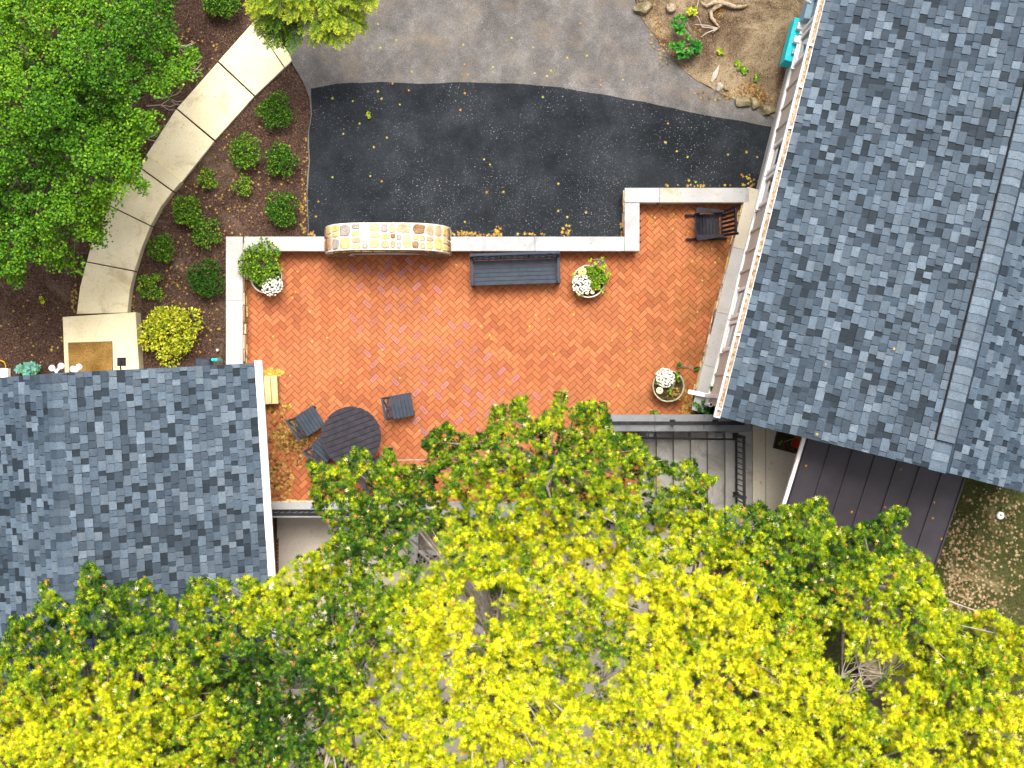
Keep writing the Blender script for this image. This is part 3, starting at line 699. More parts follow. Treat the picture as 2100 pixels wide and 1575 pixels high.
wins = [(1668, 22), (1652, 95), (1594, 321), (1579, 390), (1518, 621), (1500, 689)]
wspans = []
for (px, py) in wins:
    s_ = DV.dot(P(px, py, 1.45)); wspans.append((s_ - 0.30, s_ + 0.30))
    fr = MB()
    for (a0, a1, zz0, zz1) in ((-0.30, -0.235, 0.95, 2.3), (0.235, 0.30, 0.95, 2.3), (-0.234, 0.234, 0.95, 1.03), (-0.234, 0.234, 2.2, 2.3)):
        fr.prism(lb([(WALLB - 0.05, s_ + a0), (WALLB - 0.002, s_ + a0), (WALLB - 0.002, s_ + a1), (WALLB - 0.05, s_ + a1)], 0), zz0, zz1)
    wo = MB().prism(lb([(WALLB - 0.012, s_ - 0.234), (WALLB - 0.002, s_ - 0.234), (WALLB - 0.002, s_ + 0.234), (WALLB - 0.012, s_ + 0.234)], 0), 1.031, 2.199).build('window', M['glass'], houseB)
    fr.build('frame', M['white'], wo)
    MB().prism(lb([(WALLB - 0.085, s_ - 0.34), (WALLB - 0.002, s_ - 0.34), (WALLB - 0.002, s_ + 0.34), (WALLB - 0.085, s_ + 0.34)], 0), 0.90, 0.949).build('sill', M['white'], wo)
s_ = S_N + 0.5
while s_ < S_S - 0.3:
    if not any(a - 0.05 < s_ < b + 0.05 for a, b in wspans):
        MB().prism(lb([(WALLB - 0.028, s_ - 0.025), (WALLB - 0.001, s_ - 0.025), (WALLB - 0.001, s_ + 0.025), (WALLB - 0.028, s_ + 0.025)], 0), 0.621, 3.5).build('batten', M['siding'], houseB)
    else:
        MB().prism(lb([(WALLB - 0.028, s_ - 0.025), (WALLB - 0.001, s_ - 0.025), (WALLB - 0.001, s_ + 0.025), (WALLB - 0.028, s_ + 0.025)], 0), 0.621, 0.899).build('batten', M['siding'], houseB)
    s_ += 0.42
rf = MB()
slope = (ZR - ZE) / (MR - ME)
for sg in (-1, 1):
    v = []
    for s_ in (S_N, S_S):
        v += [pB(MR, s_, ZR), pB(MR + sg * (MR - ME), s_, ZE), pB(MR + sg * (MR - ME), s_, ZE - 0.1), pB(MR, s_, ZR - 0.12)]
    rf.add(v, [(0, 4, 5, 1), (1, 5, 6, 2), (2, 6, 7, 3), (0, 1, 2, 3), (4, 7, 6, 5)])
roofB = rf.build('roof', M['shingle1'], houseB)
pcs = shingled(houseB, roofB, pB, ME, ZE, MR - 0.10, ZR - 0.10 * slope, S_N + 2.0, S_S, 3)
pcs += shingled(houseB, roofB, lambda m_, s_, z: pB(2 * MR - m_, s_, z), ME + 1.4, ZE + 1.4 * slope, MR - 0.10, ZR - 0.1 * slope, S_N + 4.0, S_S, 4)
lay(houseB, roofB, pcs, 300, lambda px, py: 1480 < px < 2095 and 4 < py < 1000)
S_V = DV.dot(P(1936, 905, ZR))
vent = MB()
for s_ in (S_N, S_V): pass
v = []
for s_ in (S_N + 2, S_V):
    v += [pB(MR - 0.17, s_, ZR - 0.17 * slope + 0.003), pB(MR - 0.17, s_, ZR - 0.17 * slope + 0.055), pB(MR, s_, ZR + 0.075), pB(MR + 0.17, s_, ZR - 0.17 * slope + 0.055), pB(MR + 0.17, s_, ZR - 0.17 * slope + 0.003)]
vent.add(v, [(i, i + 5, i + 6, i + 1) for i in range(4)] + [(0, 1, 2, 3, 4), (9, 8, 7, 6, 5)])
vent.build('ridge_vent', M['black_iron'], roofB)
caps(houseB, roofB, pB, MR, ZR, S_N + 2, S_V, 0.155, 0.155 * slope, lift=0.082, mats=(4, 4, 4, 3, 4))  # palest shingle tones put the sky sheen into the ridge colour
caps(houseB, roofB, pB, MR, ZR, S_V + 0.01, S_S + 0.02, 0.15, 0.15 * slope, lift=0.012, mats=(3, 4, 3))
gt = MB(); go, gi = ME - 0.125, ME - 0.012; s0, s1 = S_N, S_S + 0.02
gt.prism(lb([(go, s0), (go + 0.028, s0), (go + 0.028, s1), (go, s1)], 0), ZE - 0.15, ZE - 0.035)
gt.prism(lb([(gi - 0.012, s0), (gi, s0), (gi, s1), (gi - 0.012, s1)], 0), ZE - 0.15, ZE - 0.03)
gt.prism(lb([(go + 0.0285, s1 - 0.02), (gi - 0.0125, s1 - 0.02), (gi - 0.0125, s1), (go + 0.0285, s1)], 0), ZE - 0.15, ZE - 0.035)
gutB = gt.build('gutter', M['white'], houseB)
MB().prism(lb([(go + 0.03, s0), (gi - 0.013, s0), (gi - 0.013, s1 - 0.021), (go + 0.03, s1 - 0.021)], 0), ZE - 0.15, ZE - 0.085).build('gutter_bed', M['gutter_dirt'], gutB)
for py in (90, 175, 260, 345, 432, 520, 598, 685, 768, 838):
    s_ = DV.dot(P(1690 - py * 0.2515 - 6, py, ZE))
    MB().prism(lb([(go - 0.006, s_ - 0.02), (gi, s_ - 0.02), (gi, s_ + 0.02), (go - 0.006, s_ + 0.02)], 0), ZE - 0.06, ZE - 0.026).build('hanger', M['white'], gutB)
fas = MB().prism(lb([(ME + 0.0, S_S + 0.003), (MR, S_S + 0.003), (MR, S_S + 0.03), (ME + 0.0, S_S + 0.03)], 0), ZE - 0.12, ZE - 0.101)
# downspout: drops beside the wall then kicks out over the ledge
sD = DV.dot(P(1470, 812, 2.0))
dn = MB(); a = pB(WALLB - 0.06, sD, 3.45); dn.bar(a, (a.x, a.y, 0.62), 0.10, 0.07)
e1 = P(1412, 803, 0.52); dn.bar((a.x + 0.02, a.y, 0.60), (e1.x, e1.y, 0.50), 0.085, 0.075)
dn.bar((a.x, a.y, 3.45), pB(go + 0.06, sD, 3.47), 0.07, 0.06)
dn.build('downspout', M['white'], houseB)
pr = MB(); c = P(1458, 830, 1.2); pr.lathe([(0.03, 0.0), (0.042, 0.0), (0.042, 0.75), (0.03, 0.75), (0.03, 0.0)], (c.x, c.y, 0.46), 14); pr.build('vent_pipe', M['pale_plastic'], houseB)
# standing-seam porch roof off the gable
p00, p01 = P(1660, 893, 3.3), P(1980, 972, 3.3)
ud = (p01 - p00); wd = ud.length; ud.normalize()
porch_len = 3.2; zt_, zb_ = 3.30, 2.55
def pP(u, t): v = p00 + ud * u + DV * (t * porch_len); return Vector((v.x, v.y, zt_ + (zb_ - zt_) * t))
base_ = MB(); v = [pP(-0.04, -0.06), pP(wd, -0.06), pP(wd, 1.0), pP(-0.04, 1.0)]
v += [p + Vector((0, 0, -0.12)) for p in v]; base_.add(v, [(0, 1, 2, 3)[::-1], (4, 5, 6, 7), (0, 1, 5, 4), (1, 2, 6, 5), (2, 3, 7, 6), (3, 0, 4, 7)])
porch = base_.build('porch_roof', M['metal_roof'], houseB)
npan = 7; pw = wd / npan
for i in range(npan):
    u0, u1 = i * pw + 0.004, (i + 1) * pw - 0.004; h = Vector((0, 0, 0.012))
    v = [pP(u0, -0.05) + h, pP(u1, -0.05) + h, pP(u1, 1.0) + h, pP(u0, 1.0) + h, pP(u0, -0.05), pP(u1, -0.05), pP(u1, 1.0), pP(u0, 1.0)]
    MB().add(v, [(3, 2, 1, 0), (0, 4, 7, 3), (1, 2, 6, 5), (2, 3, 7, 6)]).build('roof_panel', M['metal_roof'], porch)
for i in range(npan + 1):
    MB().bar(pP(i * pw, -0.05) + Vector((0, 0, 0.03)), pP(i * pw, 1.0) + Vector((0, 0, 0.03)), 0.028, 0.05).build('seam', M['metal_roof'], porch)
MB().bar(pP(-0.075, 0.0) + Vector((0, 0, -0.03)), pP(-0.075, 1.0) + Vector((0, 0, -0.03)), 0.06, 0.09).build('fascia', M['white'], porch)
for i, (u, t) in enumerate(((0.12, 0.96), (wd - 0.15, 0.96), (wd * 0.5, 0.96))):
    q_ = pP(u, t); MB().box((q_.x, q_.y, (q_.z - 0.14 - 0.1) / 2), (0.12, 0.12, q_.z - 0.14 + 0.1)).build('porch_post', M['white'], houseB)
# ---- smaller house on the left
MA = Vector((-0.998, -0.0635, 0)); DA = Vector((0.0635, -0.998, 0))
def pA(mc, s, z): v = MA * mc + DA * s; return Vector((v.x, v.y, z))
ZE2, ZR2, ME2, MR2, SA0, SA1 = 2.3, 4.1, 4.814, 7.966, -0.696, 4.8
houseA = thing('small_house', 'smaller house with dark grey shingle gable roof at the left', 'house', pA(7.9, 2.0, -1.1))
la = lambda pts: [pA(m_, s_, 0).to_2d() for m_, s_ in pts]
wm = ME2 + 0.46; bw = MB(); v = []
for s_ in (SA0 + 0.22, SA1 - 0.25):
    v += [pA(wm, s_, -1.1), pA(2 * MR2 - wm, s_, -1.1), pA(2 * MR2 - wm, s_, ZE2 + 0.1), pA(MR2, s_, ZR2 - 0.2), pA(wm, s_, ZE2 + 0.1)]
bw.add(v, [(4, 3, 2, 1, 0), (5, 6, 7, 8, 9), (1, 6, 5, 0), (2, 7, 6, 1), (0, 5, 9, 4)]).build('wall', M['siding'], houseA)
rf = MB(); slope2 = (ZR2 - ZE2) / (MR2 - ME2)
for sg in (-1, 1):
    v = []
    for s_ in (SA0, SA1): v += [pA(MR2, s_, ZR2), pA(MR2 + sg * (MR2 - ME2), s_, ZE2), pA(MR2 + sg * (MR2 - ME2), s_, ZE2 - 0.09), pA(MR2, s_, ZR2 - 0.1)]
    rf.add(v, [(0, 4, 5, 1), (1, 5, 6, 2), (2, 6, 7, 3), (0, 1, 2, 3), (4, 7, 6, 5)])
roofA = rf.build('roof', M['shingle1'], houseA)
pcs = shingled(houseA, roofA, pA, ME2, ZE2, MR2 - 0.08, ZR2 - 0.08 * slope2, SA0, SA1, 8)
pcs += shingled(houseA, roofA, lambda m_, s_, z: pA(2 * MR2 - m_, s_, z), ME2 + 1.2, ZE2 + 1.2 * slope2, MR2 - 0.08, ZR2 - 0.08 * slope2, SA0, SA1, 9)
lay(houseA, roofA, pcs, 300, lambda px, py: 5 < px < 545 and py < 1170)
caps(houseA, roofA, pA, MR2, ZR2, SA0, SA1, 0.145, 0.145 * slope2, lift=0.012, mats=(2, 3, 2, 3, 1))
gt = MB(); go, gi = ME2 - 0.135, ME2 - 0.008; s0, s1 = SA0 - 0.05, SA1
gt.prism(la([(go, s0), (go + 0.03, s0), (go + 0.03, s1), (go, s1)]), ZE2 - 0.13, ZE2 - 0.02)
gt.prism(la([(go + 0.0305, s0), (gi, s0), (gi, s1), (go + 0.0305, s1)]), ZE2 - 0.13, ZE2 - 0.035)
gt.build('gutter', M['white'], houseA)
# leaf bits and silt caught in the white gutter cover
MB().prism(la([(go - 0.012, SA0 - 0.05), (go - 0.001, SA0 - 0.05), (go - 0.001, SA1), (go - 0.012, SA1)]), ZE2 - 0.12, ZE2 - 0.05).build('gutter_lip', M['pale_plastic'], houseA)

# ------------------------------------------------------------------ railings, stair rail, wall lamps
def railing(name, label, p0, p1, z0, h, sp=0.115, posts=(0.0, 1.0), rail=0.055, mat='black_iron'):
    p0 = Vector(p0); p1 = Vector(p1); c = (p0 + p1) / 2
    r = thing(name, label, 'railing', (c.x, c.y, z0))
    t = (p1 - p0); L = t.length; t.normalize(); up = lambda p, z: Vector((p.x, p.y, z))
    MB().bar(up(p0, z0 + h), up(p1, z0 + h), rail, 0.035).build('top_rail', M[mat], r)
    MB().bar(up(p0, z0 + 0.09), up(p1, z0 + 0.09), 0.04, 0.03).build('bottom_rail', M[mat], r)
    for f in posts:
        q_ = p0 + t * (L * f); MB().box((q_.x, q_.y, z0 + h / 2 + 0.01), (0.055, 0.055, h + 0.04)).build('post', M[mat], r)
        MB().box((q_.x, q_.y, z0 + 0.008), (0.11, 0.11, 0.014)).build('base_plate', M[mat], r)
    k = 1
    while k * sp < L - 0.03:
        q_ = p0 + t * (k * sp)
        if all(abs(k * sp - f * L) > 0.04 for f in posts):
            MB().bar(up(q_, z0 + 0.106), up(q_, z0 + h - 0.019), 0.016, 0.016).build('baluster', M[mat], r)
        k += 1
    return r
railing('railing', 'black iron railing standing on the dark grey coping beside the steps', P(1250, 866, 1.1), P(1508, 866, 1.1), 1.09, 0.86, posts=(0.0, 0.5, 0.84, 1.0))
r2 = railing('railing', 'black iron railing across the top of the concrete steps', P(1508, 893, 1.02), P(1509, 1048, 1.02), 1.02, 0.95, sp=0.105, posts=(0.0, 0.78, 1.0))
a = P(1520, 1018, 1.97); MB().bar((a.x - 0.16, a.y, 1.955), (a.x + 0.11, a.y - 0.02, 1.955), 0.03, 0.03).build('latch_bar', M['black_iron'], r2)
railing('railing', 'black iron railing on the south patio wall near the gutter of the small house', P(545, 1046, 0.45), P(900, 1046, 0.45), 0.45, 0.9, sp=0.12, posts=(0.02, 0.5, 1.0))
railing('railing', 'short black railing on the lower court wall among the oak leaves', P(862, 1140, -0.2), P(1005, 1140, -0.2), -0.2, 0.9, sp=0.12)
hr = thing('handrail', 'thin black handrail following the concrete steps', 'handrail', P(1400, 900, 0.5))
q0, q1 = P(1308, 898, 1.05), P(1502, 901, 1.93)
MB().tube([(q0.x - 0.1, q0.y, 0.95), q0, q1, (q1.x + 0.08, q1.y, q1.z)], 0.02, 8).build('rail', M['black_iron'], hr)
for f in (0.12, 0.55, 0.92):
    q_ = q0.lerp(q1, f); MB().tube([q_, (q_.x, q_.y, q_.z - 0.06), (q_.x, q_.y + 0.10, q_.z - 0.09)], 0.011, 6).build('bracket', M['black_iron'], hr)
for px, py, lb_ in ((1332, 888, 'small grey step lamp on the stair wall near the bottom step'), (1474, 891, 'small grey step lamp on the stair wall near the top step')):
    c = P(px, py, 0.85); sl = thing('step_lamp', lb_, 'lamp', c, 0, 'step lamps on the stair wall')
    MB().bbox(c + Vector((0, -0.0, 0.02)), (0.15, 0.10, 0.10), 0.02).build('housing', M['coping_grey'], sl)
    MB().bbox(c + Vector((0.02, -0.056, 0.0)), (0.10, 0.012, 0.06), 0.004).build('lens', M['pale_plastic'], sl)

# ------------------------------------------------------------------ furniture
def rot2(a): return Matrix.Rotation(a, 3, 'Z')
# bench, local: x along the length, -y front
bn = thing('bench', 'long blue-black slatted bench with crossed back panels by the north wall', 'bench', P(1056.5, 558, 0.0), math.radians(1.8))
m_ = M['navy_poly']; BL = 1.80
for sx in (-1, 1):
    x = sx * (BL / 2 - 0.03)
    MB().box((x, -0.255, 0.30), (0.06, 0.06, 0.60)).build('leg', m_, bn, local=True)
    MB().bar((x, 0.22, 0.0), (x, 0.285, 0.86), 0.06, 0.06).build('leg', m_, bn, local=True)
    MB().bbox((x, -0.02, 0.625), (0.058, 0.56, 0.035), 0.006).build('arm_rest', m_, bn, local=True)
    MB().box((x, -0.02, 0.36), (0.04, 0.46, 0.07)).build('side_rail', m_, bn, local=True)
for k in range(6):
    MB().bbox((0, -0.245 + k * 0.083, 0.43), (BL - 0.125, 0.079, 0.028), 0.004).build('seat_slat', m_, bn, local=True)
MB().bbox((0, 0.292, 0.855), (BL - 0.02, 0.055, 0.06), 0.006).build('top_rail', m_, bn, local=True)
MB().box((0, 0.238, 0.50), (BL - 0.13, 0.035, 0.05)).build('back_rail', m_, bn, local=True)
def bk(x, z): return (x, 0.235 + (z - 0.5) * 0.145, z)
for i in range(3):
    xa, xb = -0.83 + i * 0.565, -0.83 + (i + 1) * 0.565 - 0.035
    for p_, q_ in (((xa, 0.53), (xb, 0.82)), ((xa, 0.82), (xb, 0.53)), (((xa + xb) / 2, 0.53), (xa, 0.675)), (((xa + xb) / 2, 0.53), (xb, 0.675)), ((xa, 0.675), ((xa + xb) / 2, 0.82)), ((xb, 0.675), ((xa + xb) / 2, 0.82))):
        MB().bar(bk(*p_), bk(*q_), 0.02, 0.03).build('back_lattice', m_, bn, local=True)
    for x in ([xa - 0.018, xb + 0.018] if i == 2 else [xa - 0.018]):
        MB().bar(bk(x, 0.5), bk(x, 0.83), 0.028, 0.035).build('back_stile', m_, bn, local=True)
# rocking chair, local: +x is the back, seat faces -x
rc = thing('rocking_chair', 'black slatted rocking chair in the nook beside the large house', 'rocking chair', P(1452, 466, 0.0), math.radians(1.5))
m_ = M['rocker']
for sy in (-1, 1):
    y = sy * 0.245
    pts = [(x, y, 0.03 + 0.16 * (x + 0.02) ** 2 * 1.6) for x in (-0.47, -0.34, -0.2, -0.05, 0.1, 0.25, 0.38)]
    rk = MB()
    for a, b in zip(pts, pts[1:]): rk.bar(a, b, 0.04, 0.05)
    rk.build('rocker', m_, rc, local=True)
    MB().bar((-0.27, y, 0.05), (-0.25, y, 0.60), 0.045, 0.045).build('leg', m_, rc, local=True)
    MB().bar((0.12, y, 0.05), (0.12, y, 0.46), 0.045, 0.045).build('leg', m_, rc, local=True)
    MB().bar((0.15, y * 0.93, 0.36), (0.42, y * 1.06, 1.08), 0.045, 0.04).build('back_post', m_, rc, local=True)
    arm = [(-0.33, y + sy * 0.05), (-0.31, y + sy * 0.085), (-0.16, y + sy * 0.075), (0.05, y + sy * 0.045), (0.24, y + sy * 0.015), (0.24, y - sy * 0.025), (-0.33, y - sy * 0.03)]
    MB().prism(arm, 0.60, 0.625, 0.005).build('arm_rest', m_, rc, local=True)
zz = [0.425, 0.40, 0.385, 0.378, 0.378, 0.385, 0.395]
for k in range(7):
    MB().bbox((-0.27 + k * 0.068, 0, zz[k]), (0.064, 0.44, 0.022), 0.004, Matrix.Rotation((0.3 - 0.09 * k), 3, 'Y')).build('seat_slat', m_, rc, local=True)
MB().box((-0.31, 0, 0.40), (0.025, 0.50, 0.06)).build('front_rail', m_, rc, local=True)
MB().bar((0.205, -0.24, 0.46), (0.205, 0.24, 0.46), 0.03, 0.05).build('back_rail', m_, rc, local=True)
MB().bar((0.395, -0.25, 1.02), (0.395, 0.25, 1.02), 0.035, 0.10).build('top_rail', m_, rc, local=True)
for k in range(5):
    y = -0.17 + k * 0.085; MB().bar((0.21, y, 0.47), (0.385, y * 1.05, 0.99), 0.048, 0.014).build('back_slat', m_, rc, local=True)
# round table: slats clipped to a disc
tb = thing('round_table', 'round black slatted patio table half under the oak leaves', 'table', P(729, 892, 0.0), math.radians(21))
m_ = M['black_poly']; R = 0.597; ns = 11; sw = 2 * R / ns
for k in range(ns):
    y0, y1 = -R + k * sw + 0.006, -R + (k + 1) * sw - 0.006
    top = []; bot = []
    for i in range(9):
        y = y0 + (y1 - y0) * i / 8; x = math.sqrt(max(R * R - y * y, 0)); top.append((x, y)); bot.append((-x, y))
    MB().prism(top + bot[::-1], 0.715, 0.74, 0.0).build('table_slat', m_, tb, local=True)
MB().lathe([(0.0, 0.695), (R - 0.03, 0.695), (R - 0.03, 0.712), (0.0, 0.712)], (0, 0, 0), 40).build('gap_shade_disc', M['black_iron'], tb, local=True)  # dark disc added so the gaps between slats read as shade
MB().lathe([(R - 0.06, 0.66), (R - 0.02, 0.66), (R - 0.02, 0.7145), (R - 0.06, 0.7145), (R - 0.06, 0.66)], (0, 0, 0), 32).build('apron', m_, tb, local=True)
for a in (0, 90): MB().box((0, 0, 0.685), (2 * R - 0.12, 0.07, 0.04 if a == 0 else 0.038), rot2(math.radians(a))).build('cross_rail', m_, tb, local=True)
for a in (45, 135, 225, 315):
    c, s = math.cos(math.radians(a)), math.sin(math.radians(a)); MB().bar((c * 0.36, s * 0.36, 0.0), (c * 0.42, s * 0.42, 0.66), 0.06, 0.06).build('leg', m_, tb, local=True)
# chairs, local: seat faces +x
def chair(px, py, ang, label):
    r = thing('patio_chair', label, 'chair', P(px, py, 0.0), math.radians(ang), 'chairs around the round table')
    m_ = M['navy_poly']
    for sy in (-1, 1):
        MB().box((0.19, sy * 0.205, 0.21), (0.045, 0.045, 0.42)).build('leg', m_, r, local=True)
        MB().bar((-0.19, sy * 0.205, 0.0), (-0.215, sy * 0.205, 0.44), 0.045, 0.045).build('leg', m_, r, local=True)
        MB().bar((-0.215, sy * 0.205, 0.44), (-0.305, sy * 0.215, 0.88), 0.04, 0.04).build('back_post', m_, r, local=True)
        MB().box((0, sy * 0.205, 0.395), (0.34, 0.03, 0.05)).build('side_rail', m_, r, local=True)
    for k in range(6): MB().bbox((-0.165 + k * 0.073, 0, 0.435), (0.069, 0.47, 0.026), 0.004).build('seat_slat', m_, r, local=True)
    MB().bar((-0.308, -0.235, 0.875), (-0.308, 0.235, 0.875), 0.04, 0.05).build('top_rail', m_, r, local=True)
    MB().bar((-0.225, -0.185, 0.50), (-0.225, 0.185, 0.50), 0.025, 0.04).build('back_rail', m_, r, local=True)
    for a, b in ((-0.18, 0.18), (0.18, -0.18)):
        MB().bar((-0.23, a, 0.52), (-0.297, b, 0.85), 0.018, 0.026).build('back_cross', m_, r, local=True)
    MB().bar((-0.23, -0.06, 0.52), (-0.297, 0.18, 0.7), 0.016, 0.022).build('back_cross', m_, r, local=True)
    MB().bar((-0.23, 0.06, 0.52), (-0.297, -0.18, 0.7), 0.016, 0.022).build('back_cross', m_, r, local=True)
chair(641, 863, 33, 'blue-black slatted chair beside the pile of brown leaves')
chair(826, 832, 10.5, 'blue-black slatted chair turned away from the table, out on the open brick')
chair(673, 916, 46, 'blue-black slatted chair pushed under the lower left of the round table')
chair(774, 966, 40, 'blue-black slatted chair at the lower right of the table, under the oak leaves')
# wooden step by the small house
ws = thing('wooden_step', 'pale pine step of wide planks under the white gutter', 'step', P(552, 800, 0.0), math.radians(3.0))
for k in range(4): MB().bbox((-0.19 + k * 0.137 - 0.05, 0, 0.335), (0.128, 0.57, 0.038), 0.005).build('plank', M['pine'], ws, local=True)
for sy in (-1, 1): MB().box((-0.03, sy * 0.25, 0.157), (0.50, 0.04, 0.314)).build('side_panel', M['pine'], ws, local=True)
MB().bbox((-0.128, 0.0, 0.366), (0.03, 0.40, 0.022), 0.004).build('tread_strip', M['white'], ws, local=True)

# ------------------------------------------------------------------ leaf helpers for plants
GREEN_STOPS = [(0.015, 0.055, 0.008), (0.045, 0.13, 0.012), (0.12, 0.27, 0.02), (0.30, 0.42, 0.03), (0.55, 0.55, 0.04)]
def rnd_dirs(n, up=0.4):
    d = RNG.normal(size=(n, 3)); d /= np.linalg.norm(d, axis=1, keepdims=True); d[:, 2] = d[:, 2] * 0.7 + up; return d
def shrub(name, label, px, py, rad, h, kind='oval', n=1500, size=0.045, tone=(0.3, 0.18), z0=-0.1, lumps=7, loose=0.35, group=None, mat='leaf', stops=GREEN_STOPS, cat='shrub', flat=0.8, fill=1.0):
    c = P(px, py, z0 + h * 0.5); r = rad / 100.0
    root = thing(name, label, cat, (c.x, c.y, z0), 0, group)
    # branches to lumps, leaves on the outside of the lumps
    st_ = MB(); L = []
    for k in range(lumps):
        a = 2 * math.pi * (k + random.random() * 0.7) / lumps; rr = r * (0.0 if k == 0 else random.uniform(0.4, 0.72 + 0.35 * max(loose - 0.3, 0)))
        L.append((rr * math.cos(a), rr * math.sin(a), h * (random.uniform(0.55, 0.75) if k else 0.72), r * random.uniform(0.36 - 0.35 * max(loose - 0.3, 0), 0.55 - 0.4 * max(loose - 0.3, 0)) * (1.15 if k == 0 else 1.0)))
        st_.tube([(0, 0, -0.03), (L[-1][0] * 0.4, L[-1][1] * 0.4, L[-1][2] * 0.5), (L[-1][0], L[-1][1], L[-1][2])], [0.012, 0.008, 0.004], 5)
    st_.build('stem', M['bark'], root, local=True)
    L = np.array(L); w_ = L[:, 3] ** 2; k = RNG.choice(len(L), n, p=w_ / w_.sum())
    d = rnd_dirs(n, 0.35); d /= np.linalg.norm(d, axis=1, keepdims=True)
    rad_ = (1 - loose * RNG.random(n) ** 1.3) * fill
    pos = L[k, :3] + d * (L[k, 3] * rad_)[:, None] * np.array([1, 1, flat])
    pos[:, 2] = np.maximum(pos[:, 2], 0.02)
    dirs = d + RNG.normal(0, 0.55, (n, 3))
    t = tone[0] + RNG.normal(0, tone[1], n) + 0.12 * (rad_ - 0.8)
    cols = mixcol(stops, t)
    me = leaf_mesh('foliage', kind, pos, dirs, RNG.normal(0, 0.7, n), size * RNG.uniform(0.7, 1.25, n), cols, M[mat])
    link('foliage', me, root)
    return root
DENSE = dict(kind='oval', n=2300, size=0.040, tone=(0.24, 0.2), lumps=10, loose=0.4)
G1 = 'shrubs in the mulch bed'
shrub('round_shrub', 'round dense green shrub nearest the path mouth by the driveway edge', 563, 228, 36, 0.5, group=G1, **DENSE)
shrub('round_shrub', 'round dense green shrub at the driveway edge, middle of three', 577, 325, 34, 0.5, group=G1, **DENSE)
shrub('round_shrub', 'round dense green shrub at the driveway edge, closest to the stone arch', 580, 432, 36, 0.5, group=G1, **DENSE)
shrub('round_shrub', 'darkest dense green shrub pressed against the pale patio wall', 425, 572, 38, 0.55, kind='oval', n=2300, size=0.042, tone=(0.12, 0.12), lumps=9, loose=0.3, group=G1)
shrub('loose_shrub', 'loose green shrub left of the middle round shrub', 506, 311, 34, 0.45, kind='oval', n=1300, size=0.045, tone=(0.36, 0.2), lumps=10, loose=0.55, group=G1)
shrub('loose_shrub', 'sparse yellowing little shrub nearest the path step', 428, 370, 25, 0.35, kind='oval', n=520, size=0.042, tone=(0.48, 0.25), lumps=8, loose=0.6, group=G1)
shrub('loose_shrub', 'thin yellow-flecked shrub in the middle of the mulch bed', 500, 380, 24, 0.35, kind='oval', n=480, size=0.04, tone=(0.45, 0.28), lumps=8, loose=0.6, group=G1)
shrub('loose_shrub', 'bright green upright shrub beside the second bay of the path', 387, 432, 35, 0.5, kind='oval', n=1400, size=0.048, tone=(0.38, 0.2), lumps=10, loose=0.5, group=G1)
shrub('loose_shrub', 'spreading dull green shrub just below the bright upright one', 425, 474, 36, 0.4, kind='oval', n=1000, size=0.042, tone=(0.33, 0.2), lumps=11, loose=0.6, group=G1)
shrub('loose_shrub', 'fine leaved green shrub against the curve of the path', 337, 508, 33, 0.45, kind='oval', n=1200, size=0.04, tone=(0.33, 0.2), lumps=10, loose=0.5, group=G1)
shrub('loose_shrub', 'low straggly olive shrub where the path meets the landing', 314, 588, 32, 0.35, kind='oval', n=800, size=0.042, tone=(0.42, 0.22), lumps=10, loose=0.6, group=G1)
YG = [(0.04, 0.10, 0.01), (0.14, 0.24, 0.015), (0.36, 0.42, 0.02), (0.60, 0.58, 0.04), (0.75, 0.68, 0.10)]
shrub('bright_shrub', 'big yellow-green shrub beside the doormat landing', 350, 682, 66, 0.75, kind='oval', n=2600, size=0.062, tone=(0.55, 0.2), lumps=15, loose=0.5, stops=YG, group=G1)
shrub('dark_shrub', 'dark evergreen shrub at the top edge between the path and the trees', 452, 2, 42, 0.6, kind='needle', n=2600, size=0.07, tone=(0.3, 0.2), lumps=9, loose=0.5, group=G1)
RH = [(0.008, 0.06, 0.012), (0.02, 0.13, 0.02), (0.05, 0.24, 0.03), (0.16, 0.36, 0.05)]
def rosettes(name, label, spots, z0, size, per, stops, cat='plant', mat='leaf_glossy', tone=(0.5, 0.25), group=None):
    c = P(spots[0][0], spots[0][1], z0); root = thing(name, label, cat, c, 0, group)
    pos = []; dr = []; st_ = MB()
    for (px, py, h) in spots:
        q_ = P(px, py, z0 + h) - c; st_.tube([(0, 0, -0.02), (q_.x * 0.5, q_.y * 0.5, h * 0.6), (q_.x, q_.y, h)], [0.012, 0.01, 0.006], 5)
        for k in range(per):
            a = 2 * math.pi * k / per + random.uniform(-0.2, 0.2); el = random.uniform(0.1, 0.7)
            d = Vector((math.cos(a) * math.cos(el), math.sin(a) * math.cos(el), math.sin(el))); pos.append(tuple(q_ + d * size * 0.55)); dr.append(tuple(d))
    st_.build('stem', M['bark'], root, local=True)
    n = len(pos); cols = mixcol(stops, tone[0] + RNG.normal(0, tone[1], n))
    link('foliage', leaf_mesh('foliage', 'oval', np.array(pos), np.array(dr), RNG.normal(0, 0.25, n), size * RNG.uniform(0.75, 1.2, n), cols, M[mat]), root)
    return root
def spots_in(px, py, rx, ry, n, h0, h1):
    return [(px + rx * math.sqrt(random.random()) * math.cos(a), py + ry * math.sqrt(random.random()) * math.sin(a), random.uniform(h0, h1)) for a in [random.uniform(0, 6.28) for _ in range(n)]]
rosettes('rhododendron', 'glossy dark green rhododendron in the soil bed by the driveway curve', spots_in(1406, 96, 30, 22, 34, 0.2, 0.45) + spots_in(1396, 48, 14, 20, 12, 0.2, 0.45), -0.03, 0.085, 8, RH, 'shrub')
rosettes('sprig', 'light green weed sprig beside the stump and driftwood', spots_in(1418, 22, 12, 8, 5, 0.08, 0.2), -0.03, 0.07, 6, YG, 'weed', 'leaf', (0.5, 0.2))
